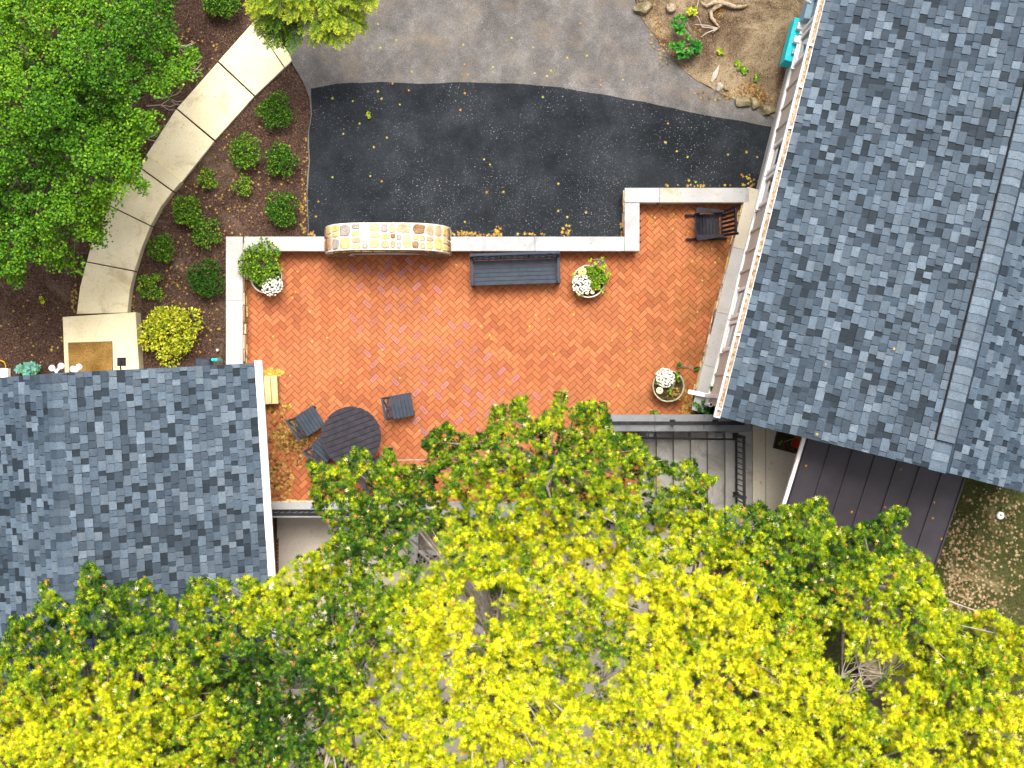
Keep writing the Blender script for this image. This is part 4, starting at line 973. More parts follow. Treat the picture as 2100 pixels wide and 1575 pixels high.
rosettes('sprig', 'pale green weed rosette in the bare soil right of the rhododendron', [(1479, 107, 0.03), (1476, 106, 0.05)], -0.03, 0.08, 7, YG, 'weed', 'leaf', (0.45, 0.2))
rosettes('sprig', 'larger green weed in the middle of the soil bed above the slate shard', [(1523, 142, 0.03), (1517, 138, 0.06), (1511, 128, 0.04), (1527, 146, 0.05)], -0.03, 0.08, 7, GREEN_STOPS, 'weed', 'leaf', (0.5, 0.2))
rosettes('sprig', 'small weed near the brown leaf drift in the soil bed', [(1552, 158, 0.03), (1549, 162, 0.05)], -0.03, 0.07, 6, GREEN_STOPS, 'weed', 'leaf', (0.55, 0.2))
rosettes('sprig', 'tiny bright weed in the bare mulch left of the path', [(88, 619, 0.03), (84, 612, 0.03)], -0.1, 0.06, 6, YG, 'weed', 'leaf', (0.5, 0.2))
rosettes('sprig', 'fallen leafy green twig on the dark asphalt', [(756, 232, 0.02), (757, 240, 0.02), (755, 236, 0.03)], -0.03, 0.05, 6, YG, 'twig', 'leaf', (0.45, 0.2))
BGs = [(0.05, 0.18, 0.12), (0.12, 0.36, 0.28), (0.25, 0.50, 0.46), (0.20, 0.42, 0.12)]
rosettes('blue_plant', 'blue-green spiky plants against the wall of the small house', spots_in(62, 757, 24, 8, 16, 0.2, 0.4), -0.1, 0.10, 8, BGs, 'plant', 'leaf', (0.5, 0.3))
rosettes('vine', 'dark leafy vine creeping over the ledge by the downspout', spots_in(1446, 836, 26, 12, 15, 0.45, 0.62) + spots_in(1428, 822, 8, 14, 5, 0.1, 0.4) + spots_in(1462, 790, 7, 10, 5, 0.5, 0.7), 0.0, 0.065, 5, RH, 'vine', 'leaf', (0.35, 0.3))
rosettes('vine', 'small weed growing in the bricks near the ledge above the third planter', spots_in(1428, 755, 6, 5, 3, 0.05, 0.12) + spots_in(1395, 750, 5, 5, 2, 0.04, 0.1), 0.0, 0.05, 6, RH, 'weed', 'leaf', (0.35, 0.3))
rosettes('vine', 'small weed growing in the bricks below the third planter', spots_in(1344, 843, 8, 6, 4, 0.04, 0.1), 0.0, 0.05, 6, GREEN_STOPS, 'weed', 'leaf', (0.4, 0.3))

# ------------------------------------------------------------------ planters with flowers and pumpkins
def planter(px, py, rad, label, mat):
    c = P(px, py, 0.38); r = thing('bowl_planter', label, 'planter', (c.x, c.y, 0.0)); R = rad / 100 * (HC - 0.38) / HC
    MB().lathe([(0.0, 0.0), (R * 0.55, 0.0), (R * 0.62, 0.03), (R * 0.86, 0.2), (R * 0.97, 0.36), (R, 0.385), (R * 0.985, 0.395), (R * 0.93, 0.39), (R * 0.90, 0.33)], n=36).build('bowl', M[mat], r, smooth=True, local=True)
    v = [(0, 0, 0.352)] + [(R * 0.915 * math.cos(2 * math.pi * k / 24), R * 0.915 * math.sin(2 * math.pi * k / 24), 0.335) for k in range(24)]
    MB().add(v, [(0, 1 + k, 1 + (k + 1) % 24) for k in range(24)]).build('soil', M['potsoil'], r, local=True)
    return c
def mums(px, py, rad, label, n=75, z=0.36, h=0.14):
    c = P(px, py, z + h); root = thing('white_mums', label, 'flowers', (c.x, c.y, z)); R = rad / 100
    pos = []; dr = []; cols = []; lp = []; ld = []
    i = 0; pts = []
    while len(pts) < n and i < 6000:
        i += 1; a = random.uniform(0, 6.283); q_ = math.sqrt(random.random()); x, y = R * q_ * math.cos(a), R * q_ * math.sin(a)
        if all((x - u) ** 2 + (y - w_) ** 2 > 0.030 ** 2 for u, w_, _ in pts): pts.append((x, y, h * math.sqrt(max(0, 1 - 0.8 * q_ * q_)) + random.uniform(-0.02, 0.02)))
    for (x, y, zz) in pts:
        nz = Vector((x * 2.2, y * 2.2, R * 1.6)).normalized(); t1 = nz.orthogonal().normalized(); t2 = nz.cross(t1); r0 = random.uniform(0, 1)
        for ring, (el, rr) in enumerate(((0.15, 0.013), (0.75, 0.007))):
            for k in range(7):
                a = 2 * math.pi * (k + r0 + ring * 0.5) / 7; d = (t1 * math.cos(a) + t2 * math.sin(a)) * math.cos(el) + nz * math.sin(el)
                pos.append(tuple(Vector((x, y, zz)) + d * rr + nz * 0.004 * ring)); dr.append(tuple(d)); v_ = random.uniform(0.74, 0.84); cols.append((v_, v_ * 0.98, v_ * 0.95) if ring == 0 or k % 3 else (0.78, 0.72, 0.5))
        st2 = 0
    n_ = len(pos); link('blooms', leaf_mesh('blooms', 'petal', np.array(pos), np.array(dr), RNG.normal(0, 0.2, n_), np.full(n_, 0.026), np.array(cols), M['petal']), root)
    m2 = 260; a = RNG.uniform(0, 6.283, m2); q_ = np.sqrt(RNG.random(m2)) * 1.05
    lp = np.stack([R * q_ * np.cos(a), R * q_ * np.sin(a), np.maximum(0.005, h * np.sqrt(np.maximum(0, 1 - 0.8 * q_ * q_)) - RNG.uniform(0.02, 0.06, m2))], 1)
    link('foliage', leaf_mesh('foliage', 'oval', lp, rnd_dirs(m2, 0.2), RNG.normal(0, 0.6, m2), RNG.uniform(0.025, 0.045, m2), mixcol(GREEN_STOPS, 0.15 + RNG.normal(0, 0.1, m2)), M['leaf']), root)
def pumpkin(px, py, rad, label, mat, z=0.35):
    R = rad / 100; c = P(px, py, z + R); r = thing('pumpkin', label, 'pumpkin', (c.x, c.y, z))
    MB().ball((0, 0, R * 0.72), R * 0.9, 24, 10, 0.72, 0.12, 9).build('flesh', M[mat], r, smooth=True, local=True)
    MB().tube([(0, 0, R * 1.28), (0.01, 0.004, R * 1.5), (0.03, 0.012, R * 1.62)], [R * 0.16, R * 0.12, R * 0.1], 6).build('stalk', M['stalk'], r, local=True)
planter(546, 569, 33, 'grey bowl planter in the wall corner under a leafy green plant', 'bowl')
shrub('leafy_plant', 'vigorous green leafy plant spilling from the corner planter', 540, 541, 50, 0.34, kind='oval', n=1900, size=0.05, tone=(0.42, 0.22), z0=0.36, lumps=15, loose=0.6, cat='plant')
mums(554, 583, 22, 'white mums at the front of the corner planter', 80, h=0.26)
planter(1207, 577, 34, 'round bowl planter right of the bench, crowded with flowers and greenery', 'bowl')
shrub('leafy_plant', 'bright green leafy plant filling the right half of the planter near the bench', 1222, 568, 24, 0.18, kind='round', n=1100, size=0.042, tone=(0.48, 0.2), z0=0.36, lumps=9, loose=0.5, cat='plant')
rosettes('trailing_plant', 'long light green stems reaching out of the planter near the bench', [(1236, 531, 0.25), (1222, 539, 0.2), (1240, 545, 0.22), (1233, 549, 0.2), (1250, 560, 0.2), (1246, 567, 0.18), (1238, 552, 0.24), (1210, 533, 0.18), (1176, 563, 0.1), (1180, 577, 0.1), (1243, 575, 0.12), (1237, 597, 0.1), (1188, 603, 0.08), (1193, 600, 0.1), (1228, 590, 0.12)], 0.36, 0.055, 6, YG, 'plant', 'leaf', (0.42, 0.2))
mums(1195, 582, 21, 'white mums in the planter right of the bench', 78, h=0.2)
pumpkin(1194, 557, 9.5, 'yellow pumpkin behind the white mums near the bench', 'pumpkin', 0.42)
pumpkin(1204, 600, 4.5, 'little cream gourd at the rim of the planter near the bench, the left one', 'pumpkin_pale', 0.37)
pumpkin(1215, 599, 4.5, 'little cream gourd at the rim of the planter near the bench, the right one', 'pumpkin_pale', 0.37)
planter(1371, 792, 33, 'mossy bowl planter with dry leaves beside the downspout', 'bowl_moss')
mums(1365, 775, 19, 'white mums in the mossy planter', 75, h=0.2)
pumpkin(1353, 801, 7.5, 'pale yellow pumpkin in the mossy planter', 'pumpkin_pale', 0.36)
rosettes('sprig', 'few green sprigs in the soil of the mossy planter', [(1388, 772, 0.14), (1392, 780, 0.1), (1375, 799, 0.08), (1376, 806, 0.06), (1346, 785, 0.1), (1350, 780, 0.1), (1390, 766, 0.12)], 0.35, 0.05, 7, GREEN_STOPS, 'plant', 'leaf', (0.42, 0.2))
# black tray with a red pot on the walkway
tr = thing('planter_tray', 'black rectangular tray of soil tucked under the large roof edge', 'tray', P(1616, 903, 1.02), math.radians(-14))
for (x, y, sx, sy) in ((0, 0.21, 0.52, 0.02), (0, -0.21, 0.52, 0.02), (-0.25, 0, 0.02, 0.40), (0.25, 0, 0.02, 0.40)): MB().box((x, y, 0.08), (sx, sy, 0.16)).build('side', M['black_iron'], tr, local=True)
MB().box((0, 0, 0.055), (0.478, 0.398, 0.11)).build('soil', M['potsoil'], tr, local=True)
rp = thing('red_pot', 'small red flowerpot standing in the black tray', 'pot', P(1629, 908, 1.135))
MB().lathe([(0.0, 0.0), (0.065, 0.0), (0.085, 0.15), (0.098, 0.152), (0.098, 0.19), (0.086, 0.19), (0.078, 0.10), (0.0, 0.09)], n=24).build('pot_body', M['red_pot'], rp, smooth=True, local=True)
rosettes('sprig', 'few green leaves beside the red pot in the tray', [(1638, 897, 0.14), (1634, 895, 0.12), (1600, 908, 0.06)], 1.12, 0.06, 6, GREEN_STOPS, 'plant', 'leaf', (0.5, 0.2))

# ------------------------------------------------------------------ doormat and fixtures on the small house
dm = thing('doormat', 'brown coir doormat on the pale landing', 'doormat', P(186, 732, 0.26), math.radians(1.8))
MB().bbox((0, 0, 0.013), (0.89, 0.60, 0.022), 0.006).build('pile', M['coir'], dm, local=True)
MB().bbox((0, 0, 0.002), (0.90, 0.61, 0.003), 0.001).build('backing', M['black_poly'], dm, local=True)
def flood(px, py, lab, sgn):
    c = P(px, py, 2.4); r = thing('flood_light', lab, 'lamp', c, 0, 'twin flood lights')
    w0 = pA(MA.dot(c), SA0 + 0.215, 2.4)
    MB().tube([w0, c + Vector((0, -0.06, 0.02))], 0.022, 8).build('arm', M['white'], r)
    for k in (-1, 1):
        e = c + Vector((k * sgn, 0.02 + 0.02 * k, 0)); MB().tube([c + Vector((0, -0.06, 0.02)), e], [0.02, 0.035], 8).build('neck', M['white'], r)
        MB().ball(e + Vector((0, 0, 0.0)), 0.062, 16, 8, 0.9).build('lamp_head', M['white'], r, smooth=True)
flood(116, 755, 'white twin flood light on the small house left of the doormat', 0.085)
flood(156, 757, 'white twin flood light on the small house at the doormat corner', 0.055)
c = P(249, 742, 2.2); r = thing('wall_lamp', 'square black wall lamp over the landing', 'lamp', c)
MB().bbox(c, (0.16, 0.16, 0.05), 0.02).build('shade', M['black_iron'], r); MB().tube([c + Vector((0, 0.02, 0.05)), c + Vector((0, -0.1, 0.06)), pA(MA.dot(c), SA0 + 0.23, 2.2)], 0.014, 8).build('arm', M['black_iron'], r)
c = P(419, 740, 1.5); r = thing('utility_box', 'dark grey utility box on the small house by the patio wall', 'box', c)
w0 = pA(MA.dot(c), SA0 + 0.215, 1.5); dpt = c.y + 0.04 - w0.y
MB().bbox((c.x, c.y + 0.04 - dpt / 2, c.z), (0.28, dpt, 0.34), 0.02).build('case', M['navy_poly'], r)
for dx in (0.185, 0.245): MB().lathe([(0.0, 0.12), (0.026, 0.12), (0.03, 0.1), (0.03, -0.4), (0.0, -0.4)], (c.x + dx, c.y + 0.02, c.z), 14).build('conduit', M['teal'], r, smooth=True)
c = P(11, 763, 1.2); r = thing('outlet_box', 'small white outlet box with a yellow cord at the far left', 'box', c)
MB().bbox((c.x, c.y - 0.06, c.z), (0.14, 0.26, 0.16), 0.01).build('case', M['white'], r)
MB().tube([c + Vector((0, 0.05, 0)), P(12, 750, 0.6), P(8, 742, 0.1), P(-8, 736, -0.08)], 0.012, 6).build('cord', M['yellow_cord'], r)
c = P(448, 718, -0.1); MB().lathe([(0.014, 0.0), (0.026, 0.0), (0.026, 0.12), (0.014, 0.12), (0.014, 0.0)], c, 14).build('pipe_stub', M['pale_plastic'])
tag(bpy.data.objects['pipe_stub'], 'small white pipe end poking out of the mulch by the patio wall', 'pipe')
# meters on the large house
def on_wall(s_, dpt, wid, z0, z1, mb): return mb.prism(lb([(WALLB - dpt, s_ - wid / 2), (WALLB - 0.004, s_ - wid / 2), (WALLB - 0.004, s_ + wid / 2), (WALLB - dpt, s_ + wid / 2)], 0), z0, z1, 0.008)
s_ = DV.dot(P(1630, 80, 0.9)); r = thing('meter_cabinet', 'teal meter cabinet on the wall of the large house above the soil bed', 'cabinet', pB(WALLB - 0.1, s_, 0.35))
on_wall(s_, 0.24, 0.88, 0.35, 0.85, MB()).build('case', M['teal'], r)
for ds in (-0.25, 0.02):
    on_wall(s_ + ds, 0.17, 0.13, 0.851, 1.0, MB()).build('meter', M['pale_plastic'], r)
on_wall(s_ + 0.25, 0.14, 0.10, 0.851, 0.93, MB()).build('switch_box', M['bluegrey'], r)
s_ = DV.dot(P(1652, 20, 1.2)); r = thing('meter_box', 'blue-grey meter box on the large house at the top edge', 'box', pB(WALLB - 0.06, s_, 0.8))
on_wall(s_, 0.14, 0.42, 0.8, 1.35, MB()).build('case', M['bluegrey'], r)
MB().tube([pB(WALLB - 0.08, s_ - 0.1, 1.36), pB(WALLB - 0.3, s_ - 0.16, 1.4), pB(WALLB - 0.34, s_ - 0.4, 1.2)], 0.025, 8).build('conduit', M['pale_plastic'], r)
# rusty grate, lawn cap
gr = thing('drain_grate', 'brown slatted drain grate in the court beside the white gutter', 'grate', P(556, 1145, -1.07))
for k in range(10): MB().box((0, 0.36 - k * 0.08, 0.012), (0.28, 0.05, 0.022)).build('slat', M['brown_grate'], gr, local=True)
for x in (-0.15, 0.15): MB().box((x, 0, 0.011), (0.02, 0.86, 0.026)).build('frame', M['brown_grate'], gr, local=True)
lc = thing('lawn_cap', 'white round cleanout cap in the grass below the large roof', 'cap', P(2050, 1057, -0.07))
MB().lathe([(0.0, 0.07), (0.05, 0.07), (0.078, 0.055), (0.082, 0.0), (0.06, 0.0)], n=24).build('lid', M['white'], lc, smooth=True, local=True)
MB().box((0.01, 0.0, 0.073), (0.05, 0.012, 0.006)).build('slot', M['black_iron'], lc, local=True); MB().box((-0.012, 0.018, 0.073), (0.012, 0.04, 0.006)).build('slot', M['black_iron'], lc, local=True)

# ------------------------------------------------------------------ rocks, driftwood, stump
def rock(px, py, rx, ry, h, label, mat='rock', rot=0.0, seed=1, z0=-0.04):
    rnd = random.Random(seed); mb = MB(); mb.ball((0, 0, 0), 1.0, 20, 12, 1.0)
    dd = [Vector((rnd.gauss(0, 1), rnd.gauss(0, 1), rnd.gauss(0, 1))).normalized() for _ in range(16)]; cut = [rnd.uniform(0.5, 0.82) for _ in dd]
    vs = []
    for v in mb.v:
        v = Vector(v)
        for d, c in zip(dd, cut):
            k = v.dot(d)
            if k > c: v -= d * (k - c)
        vs.append((v.x * rx / 80, v.y * ry / 80, max(v.z * h, -h * 0.5)))
    mb.v = vs; r = mb.build(name_ if False else 'garden_rock', M[mat]); r.location = P(px, py, z0 + h * 0.4); r.rotation_euler = (0, 0, math.radians(rot)); tag(r, label, 'rock', 'rocks along the soil bed')
rock(1318, 16, 19, 14, 0.13, 'large tan rock at the top of the driveway curve', rot=-20, seed=2)
rock(1524, 210, 17, 10, 0.10, 'mossy flat rock at the driveway edge, left of the pair by the house', rot=-12, seed=3)
rock(1549, 213, 13, 10, 0.12, 'dark mossy rock between the flat rock and the house', rot=-30, seed=4)
rock(1571, 224, 20, 11, 0.12, 'brown rock touching the foot of the large house', rot=-28, seed=5)
rock(1475, 177, 8, 10, 0.09, 'small pale pointed rock beside the slate shard', mat='slate', rot=15, seed=6)
rock(1488, 181, 10, 5, 0.07, 'narrow tan rock next to the small pale pointed one', rot=-45, seed=7)
sh = MB().prism([(0.10, 0.19), (0.05, 0.12), (-0.04, 0.0), (-0.09, -0.15), (-0.06, -0.20), (0.03, -0.09), (0.07, 0.0)], -0.02, 0.03, 0.006).build('slate_shard', M['slate']); sh.location = P(1466, 150, -0.01); sh.rotation_euler = (0.1, -0.12, 0); tag(sh, 'curved grey slate shard lying in the soil bed', 'stone')
sp_ = thing('tree_stump', 'small cut tree stump above the rhododendron', 'stump', P(1375, 19, -0.04)); MB().lathe([(0.115, 0.0), (0.10, 0.1), (0.098, 0.14), (0.08, 0.145), (0.0, 0.142)], n=18).build('bark', M['bark'], sp_, smooth=True, local=True); MB().lathe([(0.078, 0.1455), (0.04, 0.150), (0.0, 0.149)], n=18).build('cut_face', M['drift'], sp_, local=True)
dw = thing('driftwood', 'forked weathered branch lying in the soil bed', 'branch', P(1480, 30, 0.0))
def z3(px, py, z): return P(px, py, z)
MB().tube([z3(1437, 3, 0.06), z3(1449, 13, 0.05), z3(1462, 6, 0.07), z3(1476, 4, 0.08), z3(1492, 9, 0.09), z3(1508, 14, 0.07), z3(1522, 14, 0.05), z3(1535, 9, 0.06)], [0.012, 0.035, 0.045, 0.055, 0.05, 0.045, 0.035, 0.012], 9).build('limb', M['drift'], dw, smooth=True)
MB().tube([z3(1482, 8, 0.07), z3(1468, 15, 0.06), z3(1458, 24, 0.05), z3(1459, 36, 0.05), z3(1466, 46, 0.05), z3(1475, 55, 0.05), z3(1461, 68, 0.02)], [0.045, 0.045, 0.042, 0.04, 0.034, 0.026, 0.012], 9).build('limb', M['drift'], dw, smooth=True)
for k, pts in enumerate((((1472, 58), (1450, 52), (1425, 50)), ((1470, 59), (1440, 55), (1432, 35), (1422, 28)), ((1468, 60), (1448, 68), (1438, 76)), ((1428, 20), (1433, 0), (1436, -12)))):
    MB().tube([z3(x, y, 0.04 + 0.02 * i) for i, (x, y) in enumerate(pts)], [0.012, 0.009, 0.006, 0.004][:len(pts)], 5).build('twig', M['twig'], dw)

# ------------------------------------------------------------------ oak trees along the bottom
CAN = [(-160, 1400), (0, 1325), (22, 1270), (62, 1262), (85, 1192), (100, 1192), (112, 1218), (150, 1248), (172, 1155), (192, 1160), (240, 1215), (262, 1200), (300, 1188), (360, 1232), (366, 1262), (385, 1190), (420, 1184), (480, 1196), (508, 1182), (540, 1202), (600, 1150), (660, 1120), (690, 1098), (642, 1050), (636, 965), (630, 940), (692, 955), (732, 920), (745, 922), (770, 958), (790, 920), (806, 918), (812, 950), (868, 958), (872, 900), (915, 868), (930, 885), (995, 890), (1012, 832), (1030, 835), (1062, 812), (1080, 818), (1092, 870), (1130, 832), (1142, 798), (1160, 800), (1166, 832), (1215, 822), (1240, 828), (1258, 888), (1312, 896), (1330, 930), (1382, 952), (1420, 945), (1440, 975), (1476, 982), (1440, 1012), (1462, 1042), (1500, 1040), (1560, 1030), (1575, 1050), (1600, 1040), (1660, 1030), (1690, 1022), (1718, 1082), (1760, 1080), (1840, 1042), (1864, 1048), (1842, 1112), (1900, 1142), (1932, 1212), (1962, 1262), (2040, 1252), (2090, 1290), (2260, 1300), (2260, 1800), (-160, 1800)]
HOLES = [(868, 1128, 44, 1.0), (1010, 1243, 36, 0.9), (1238, 1378, 34, 0.7), (1775, 1395, 72, 0.72), (930, 1520, 22, 0.6), (655, 1085, 26, 0.8), (1700, 1320, 30, 0.7), (1460, 1480, 30, 0.6)]
YEL = [(100, 1300, 0.42), (300, 1290, 0.45), (90, 1210, 0.5), (200, 1200, 0.4), (450, 1250, 0.5), (560, 1240, 0.62), (620, 1180, 0.66), (600, 1440, 0.2), (520, 1380, 0.3), (650, 1330, 0.45), (250, 1430, 0.72), (60, 1540, 0.82), (200, 1520, 0.8), (400, 1500, 0.68), (560, 1560, 0.35), (700, 1250, 0.45), (760, 1500, 0.72), (680, 1000, 0.42), (720, 950, 0.5), (800, 1040, 0.42), (850, 1010, 0.35), (920, 900, 0.42), (760, 1090, 0.33), (1050, 870, 0.50), (1160, 830, 0.55), (1240, 880, 0.45), (1350, 960, 0.45), (1440, 990, 0.55), (1000, 1010, 0.62), (960, 1120, 0.68), (1080, 1090, 0.85), (1220, 1150, 0.92), (1330, 1250, 0.95), (1150, 1000, 0.52), (1300, 1050, 0.55), (950, 1290, 0.95), (1030, 1400, 0.95), (1080, 1500, 0.9), (900, 1420, 0.8), (850, 1530, 0.85), (1150, 1330, 0.6), (1230, 1310, 0.5), (1200, 1480, 0.85), (1380, 1450, 0.9), (1480, 1230, 0.88), (1520, 1370, 0.9), (1420, 1100, 0.7), (1550, 1080, 0.42), (1640, 1090, 0.52), (1720, 1150, 0.42), (1640, 1190, 0.42), (1780, 1200, 0.6), (1880, 1180, 0.68), (1800, 1090, 0.35), (1840, 1060, 0.45), (1950, 1300, 0.66), (2060, 1300, 0.75), (1700, 1300, 0.7), (1650, 1450, 0.85), (1800, 1300, 0.75), (1900, 1480, 0.85), (1980, 1420, 0.55), (2060, 1520, 0.9), (2000, 1540, 0.75), (1780, 1540, 0.72), (1560, 1540, 0.85)]
YA = np.array(YEL)
def yellow_at(px, py):
    d2 = (YA[:, 0] - px) ** 2 + (YA[:, 1] - py) ** 2 + 300.0; w_ = 1 / d2 ** 1.6
    return float((w_ * YA[:, 2]).sum() / w_.sum())
# name, trunk pixel at ground, crown radius (m), crown top height, label
OAKS = [((180, 1560), 4.1, 6.6, 'oak tree with green and yellow leaves covering the roof corner at lower left'),
        ((700, 1420), 3.3, 6.2, 'mostly green oak with dark hollows right of the small house roof'),
        ((1010, 1330), 3.6, 7.0, 'brightest yellow oak in the bottom middle of the picture'),
        ((1130, 960), 3.0, 5.4, 'green and yellow oak whose branch tips hang over the brick patio and table'),
        ((1440, 1320), 3.7, 7.1, 'yellow oak standing between the porch steps and the bottom edge'),
        ((1760, 1200), 3.2, 6.4, 'yellow-green oak leaning over the dark metal porch roof'),
        ((1900, 1520), 3.9, 6.9, 'oak with a bare grey patch of twigs at lower right')]
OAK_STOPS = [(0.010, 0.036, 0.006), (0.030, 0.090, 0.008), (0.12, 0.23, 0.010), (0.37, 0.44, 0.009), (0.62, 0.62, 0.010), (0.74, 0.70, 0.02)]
oaks = []
for (tp, R, zt, lab) in OAKS:
    c = P(tp[0], tp[1], zt * 0.7); oaks.append(dict(c=c.to_2d(), R=R, zt=zt, lab=lab, pos=[], dr=[], t=[], sz=[], br=[], bare=[]))
def oak_for(x, y):
    return min(oaks, key=lambda o: ((x - o['c'].x) ** 2 + (y - o['c'].y) ** 2) / o['R'] ** 2)
def crown_z(px, py):
    """height of the crown surface seen at a pixel: solve px/height together"""
    z = 5.0
    for _ in range(4):
        w_ = P(px, py, z); o = oak_for(w_.x, w_.y); d = (w_.to_2d() - o['c']).length / o['R']
        z = o['zt'] - 1.5 * min(d, 1.25) ** 2
    return max(z, 2.6), o
def hole(px, py):
    k = 0.0
    for (hx, hy, hr, s) in HOLES:
        d = math.hypot(px - hx, (py - hy) * 1.1) / hr
        if d < 1.0: k = max(k, s)
        elif d < 1.35: k = max(k, s * 0.45)
    return k
rn = random.Random(77)
pts = []
def poisson(poly, x0, y0, x1, y1, dmin, tries, rn):
    cell = dmin / 1.414; grid = {}; out = []
    X = np.array([rn.uniform(x0, x1) for _ in range(tries)]); Y = np.array([rn.uniform(y0, y1) for _ in range(tries)]); okk = in_poly(X, Y, poly)
    for x, y, k in zip(X, Y, okk):
        if not k: continue
        gx, gy = int(x // cell), int(y // cell)
        if any((x - q_[0]) ** 2 + (y - q_[1]) ** 2 < dmin * dmin for i in range(gx - 2, gx + 3) for j in range(gy - 2, gy + 3) for q_ in grid.get((i, j), ())): continue
        grid.setdefault((gx, gy), []).append((x, y)); out.append((x, y))
    return out
clumps = [(x, y, 0) for x, y in poisson(CAN, -160, 790, 2260, 1720, 25, 34000, rn)]
clumps += [(x, y, 1) for x, y in poisson(CAN, -160, 790, 2260, 1720, 36, 18000, rn)]
# leaf tufts right on the outline so its spikes read
for a, b in zip(CAN, CAN[1:]):
    L = math.hypot(b[0] - a[0], b[1] - a[1])
    if max(a[1], b[1]) > 1700 or max(a[0], b[0]) > 2200: continue
    for k in range(max(1, int(L / 20))):
        t = (k + rn.random()) / max(1, int(L / 20)); clumps.append((a[0] + (b[0] - a[0]) * t, a[1] + (b[1] - a[1]) * t, 2))
noff = np.array([[rn.uniform(0, 6.28) for _ in range(3)] for _ in range(2)])
nleaf = 0
for (px, py, lay_) in clumps:
    hk = hole(px, py)
    if hk and rn.random() < hk: continue
    if lay_ == 1 and rn.random() < 0.22: continue
    z, o = crown_z(px, py)
    # rolling billows of the crown
    z += 0.3 * math.sin(px / 52.0 + 1.3) * math.cos(py / 45.0 + 0.4) + 0.25 * math.sin((px + 2 * py) / 41.0) + rn.uniform(-0.25, 0.25)
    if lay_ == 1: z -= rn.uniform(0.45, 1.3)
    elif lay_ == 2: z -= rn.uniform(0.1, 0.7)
    z = max(z, 2.2); 
    if 0 < px < 560 and py < 1330: z = max(z, 3.9)
    if 1560 < px < 1960 and py < 1260: z = max(z, 3.7)
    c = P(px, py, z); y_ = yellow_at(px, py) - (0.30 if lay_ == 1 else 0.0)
    out = (c.to_2d() - o['c']); out = out.normalized() if out.length > 0.1 else Vector((1, 0))
    # a tuft is a spray of short leafy twigs radiating outward and up
    nt = rn.randint(6, 9) if lay_ < 2 else rn.randint(2, 3); pl = 19 if lay_ == 0 else 14
    td = RNG.normal(size=(nt, 3)); td += np.array([out.x * 0.5, out.y * 0.5, 0.35]); td[:, 2] *= 0.6; td /= np.linalg.norm(td, axis=1, keepdims=True)
    tl = RNG.uniform(0.16, 0.34, nt) if lay_ < 2 else RNG.uniform(0.08, 0.16, nt)
    u = RNG.random((nt, pl)) ** 0.7; n = nt * pl
    pos = (np.array(c) + td[:, None, :] * (tl[:, None] * u)[:, :, None] + RNG.normal(0, 0.026, (nt, pl, 3))).reshape(-1, 3)
    dr = (td[:, None, :] * 0.8 + RNG.normal(0, 0.5, (nt, pl, 3))).reshape(-1, 3); dr[:, 2] = dr[:, 2] * 0.6 - 0.05
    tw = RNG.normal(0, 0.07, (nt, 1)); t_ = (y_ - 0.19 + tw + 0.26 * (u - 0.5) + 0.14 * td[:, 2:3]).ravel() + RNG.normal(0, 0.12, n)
    k_ = 100 * HC / (HC - pos[:, 2]); jx, jy = rn.uniform(-6, 6), rn.uniform(-6, 6)
    keep = in_poly(1050 + pos[:, 0] * k_ + jx, 787.5 - pos[:, 1] * k_ + jy, CAN)
    pos = pos[keep]; n = len(pos)
    if n == 0: continue
    o['pos'].append(pos); o['dr'].append(dr[keep]); o['t'].append(t_[keep]); o['sz'].append(RNG.uniform(0.046, 0.086, n))
    if lay_ < 2: o['br'].append(c); 
    nleaf += n
for i, o in enumerate(oaks):
    c = o['c']; gz = -1.1 if -5.0 < c.x < 4.3 else -0.1
    root = thing('oak_tree', o['lab'], 'tree', (c.x, c.y, gz), 0, 'oak trees along the bottom')
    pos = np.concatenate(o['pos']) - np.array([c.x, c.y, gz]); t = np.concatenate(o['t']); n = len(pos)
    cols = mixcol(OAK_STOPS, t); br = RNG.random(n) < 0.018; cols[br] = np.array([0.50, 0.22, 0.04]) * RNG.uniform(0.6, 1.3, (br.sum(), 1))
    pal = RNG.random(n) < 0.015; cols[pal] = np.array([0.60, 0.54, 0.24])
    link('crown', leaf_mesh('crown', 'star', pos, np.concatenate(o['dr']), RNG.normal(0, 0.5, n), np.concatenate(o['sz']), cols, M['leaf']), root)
    tr_ = MB(); H = o['zt'] - gz
    tr_.tube([(0, 0, -0.2), (0.03, 0.02, H * 0.3), (-0.05, 0.04, H * 0.6), (0.02, -0.02, H * 0.85)], [0.22, 0.18, 0.12, 0.04], 9)
    lim = MB(); brs = o['br']
    sec = []
    for k, b in enumerate(brs):
        if k % 3: continue
        q_ = b - Vector((c.x, c.y, gz)); dl = q_.to_2d().length
        s0 = max(q_.z - 0.55 * dl - 0.9, H * 0.22); mid = Vector((q_.x * 0.5, q_.y * 0.5, (s0 + q_.z) * 0.5 - 0.12 + rn.uniform(-0.1, 0.15))); jit = Vector((rn.uniform(-0.15, 0.15), rn.uniform(-0.15, 0.15), 0))
        lim.tube([(0, 0, s0), mid + jit, q_ - Vector((0, 0, 0.08))], [0.045, 0.024, 0.007], 5, cap=False)
    tk = tr_.build('trunk', M['bark'], root, smooth=True, local=True)
    lim.build('limb', M['twig'], tk, local=True)
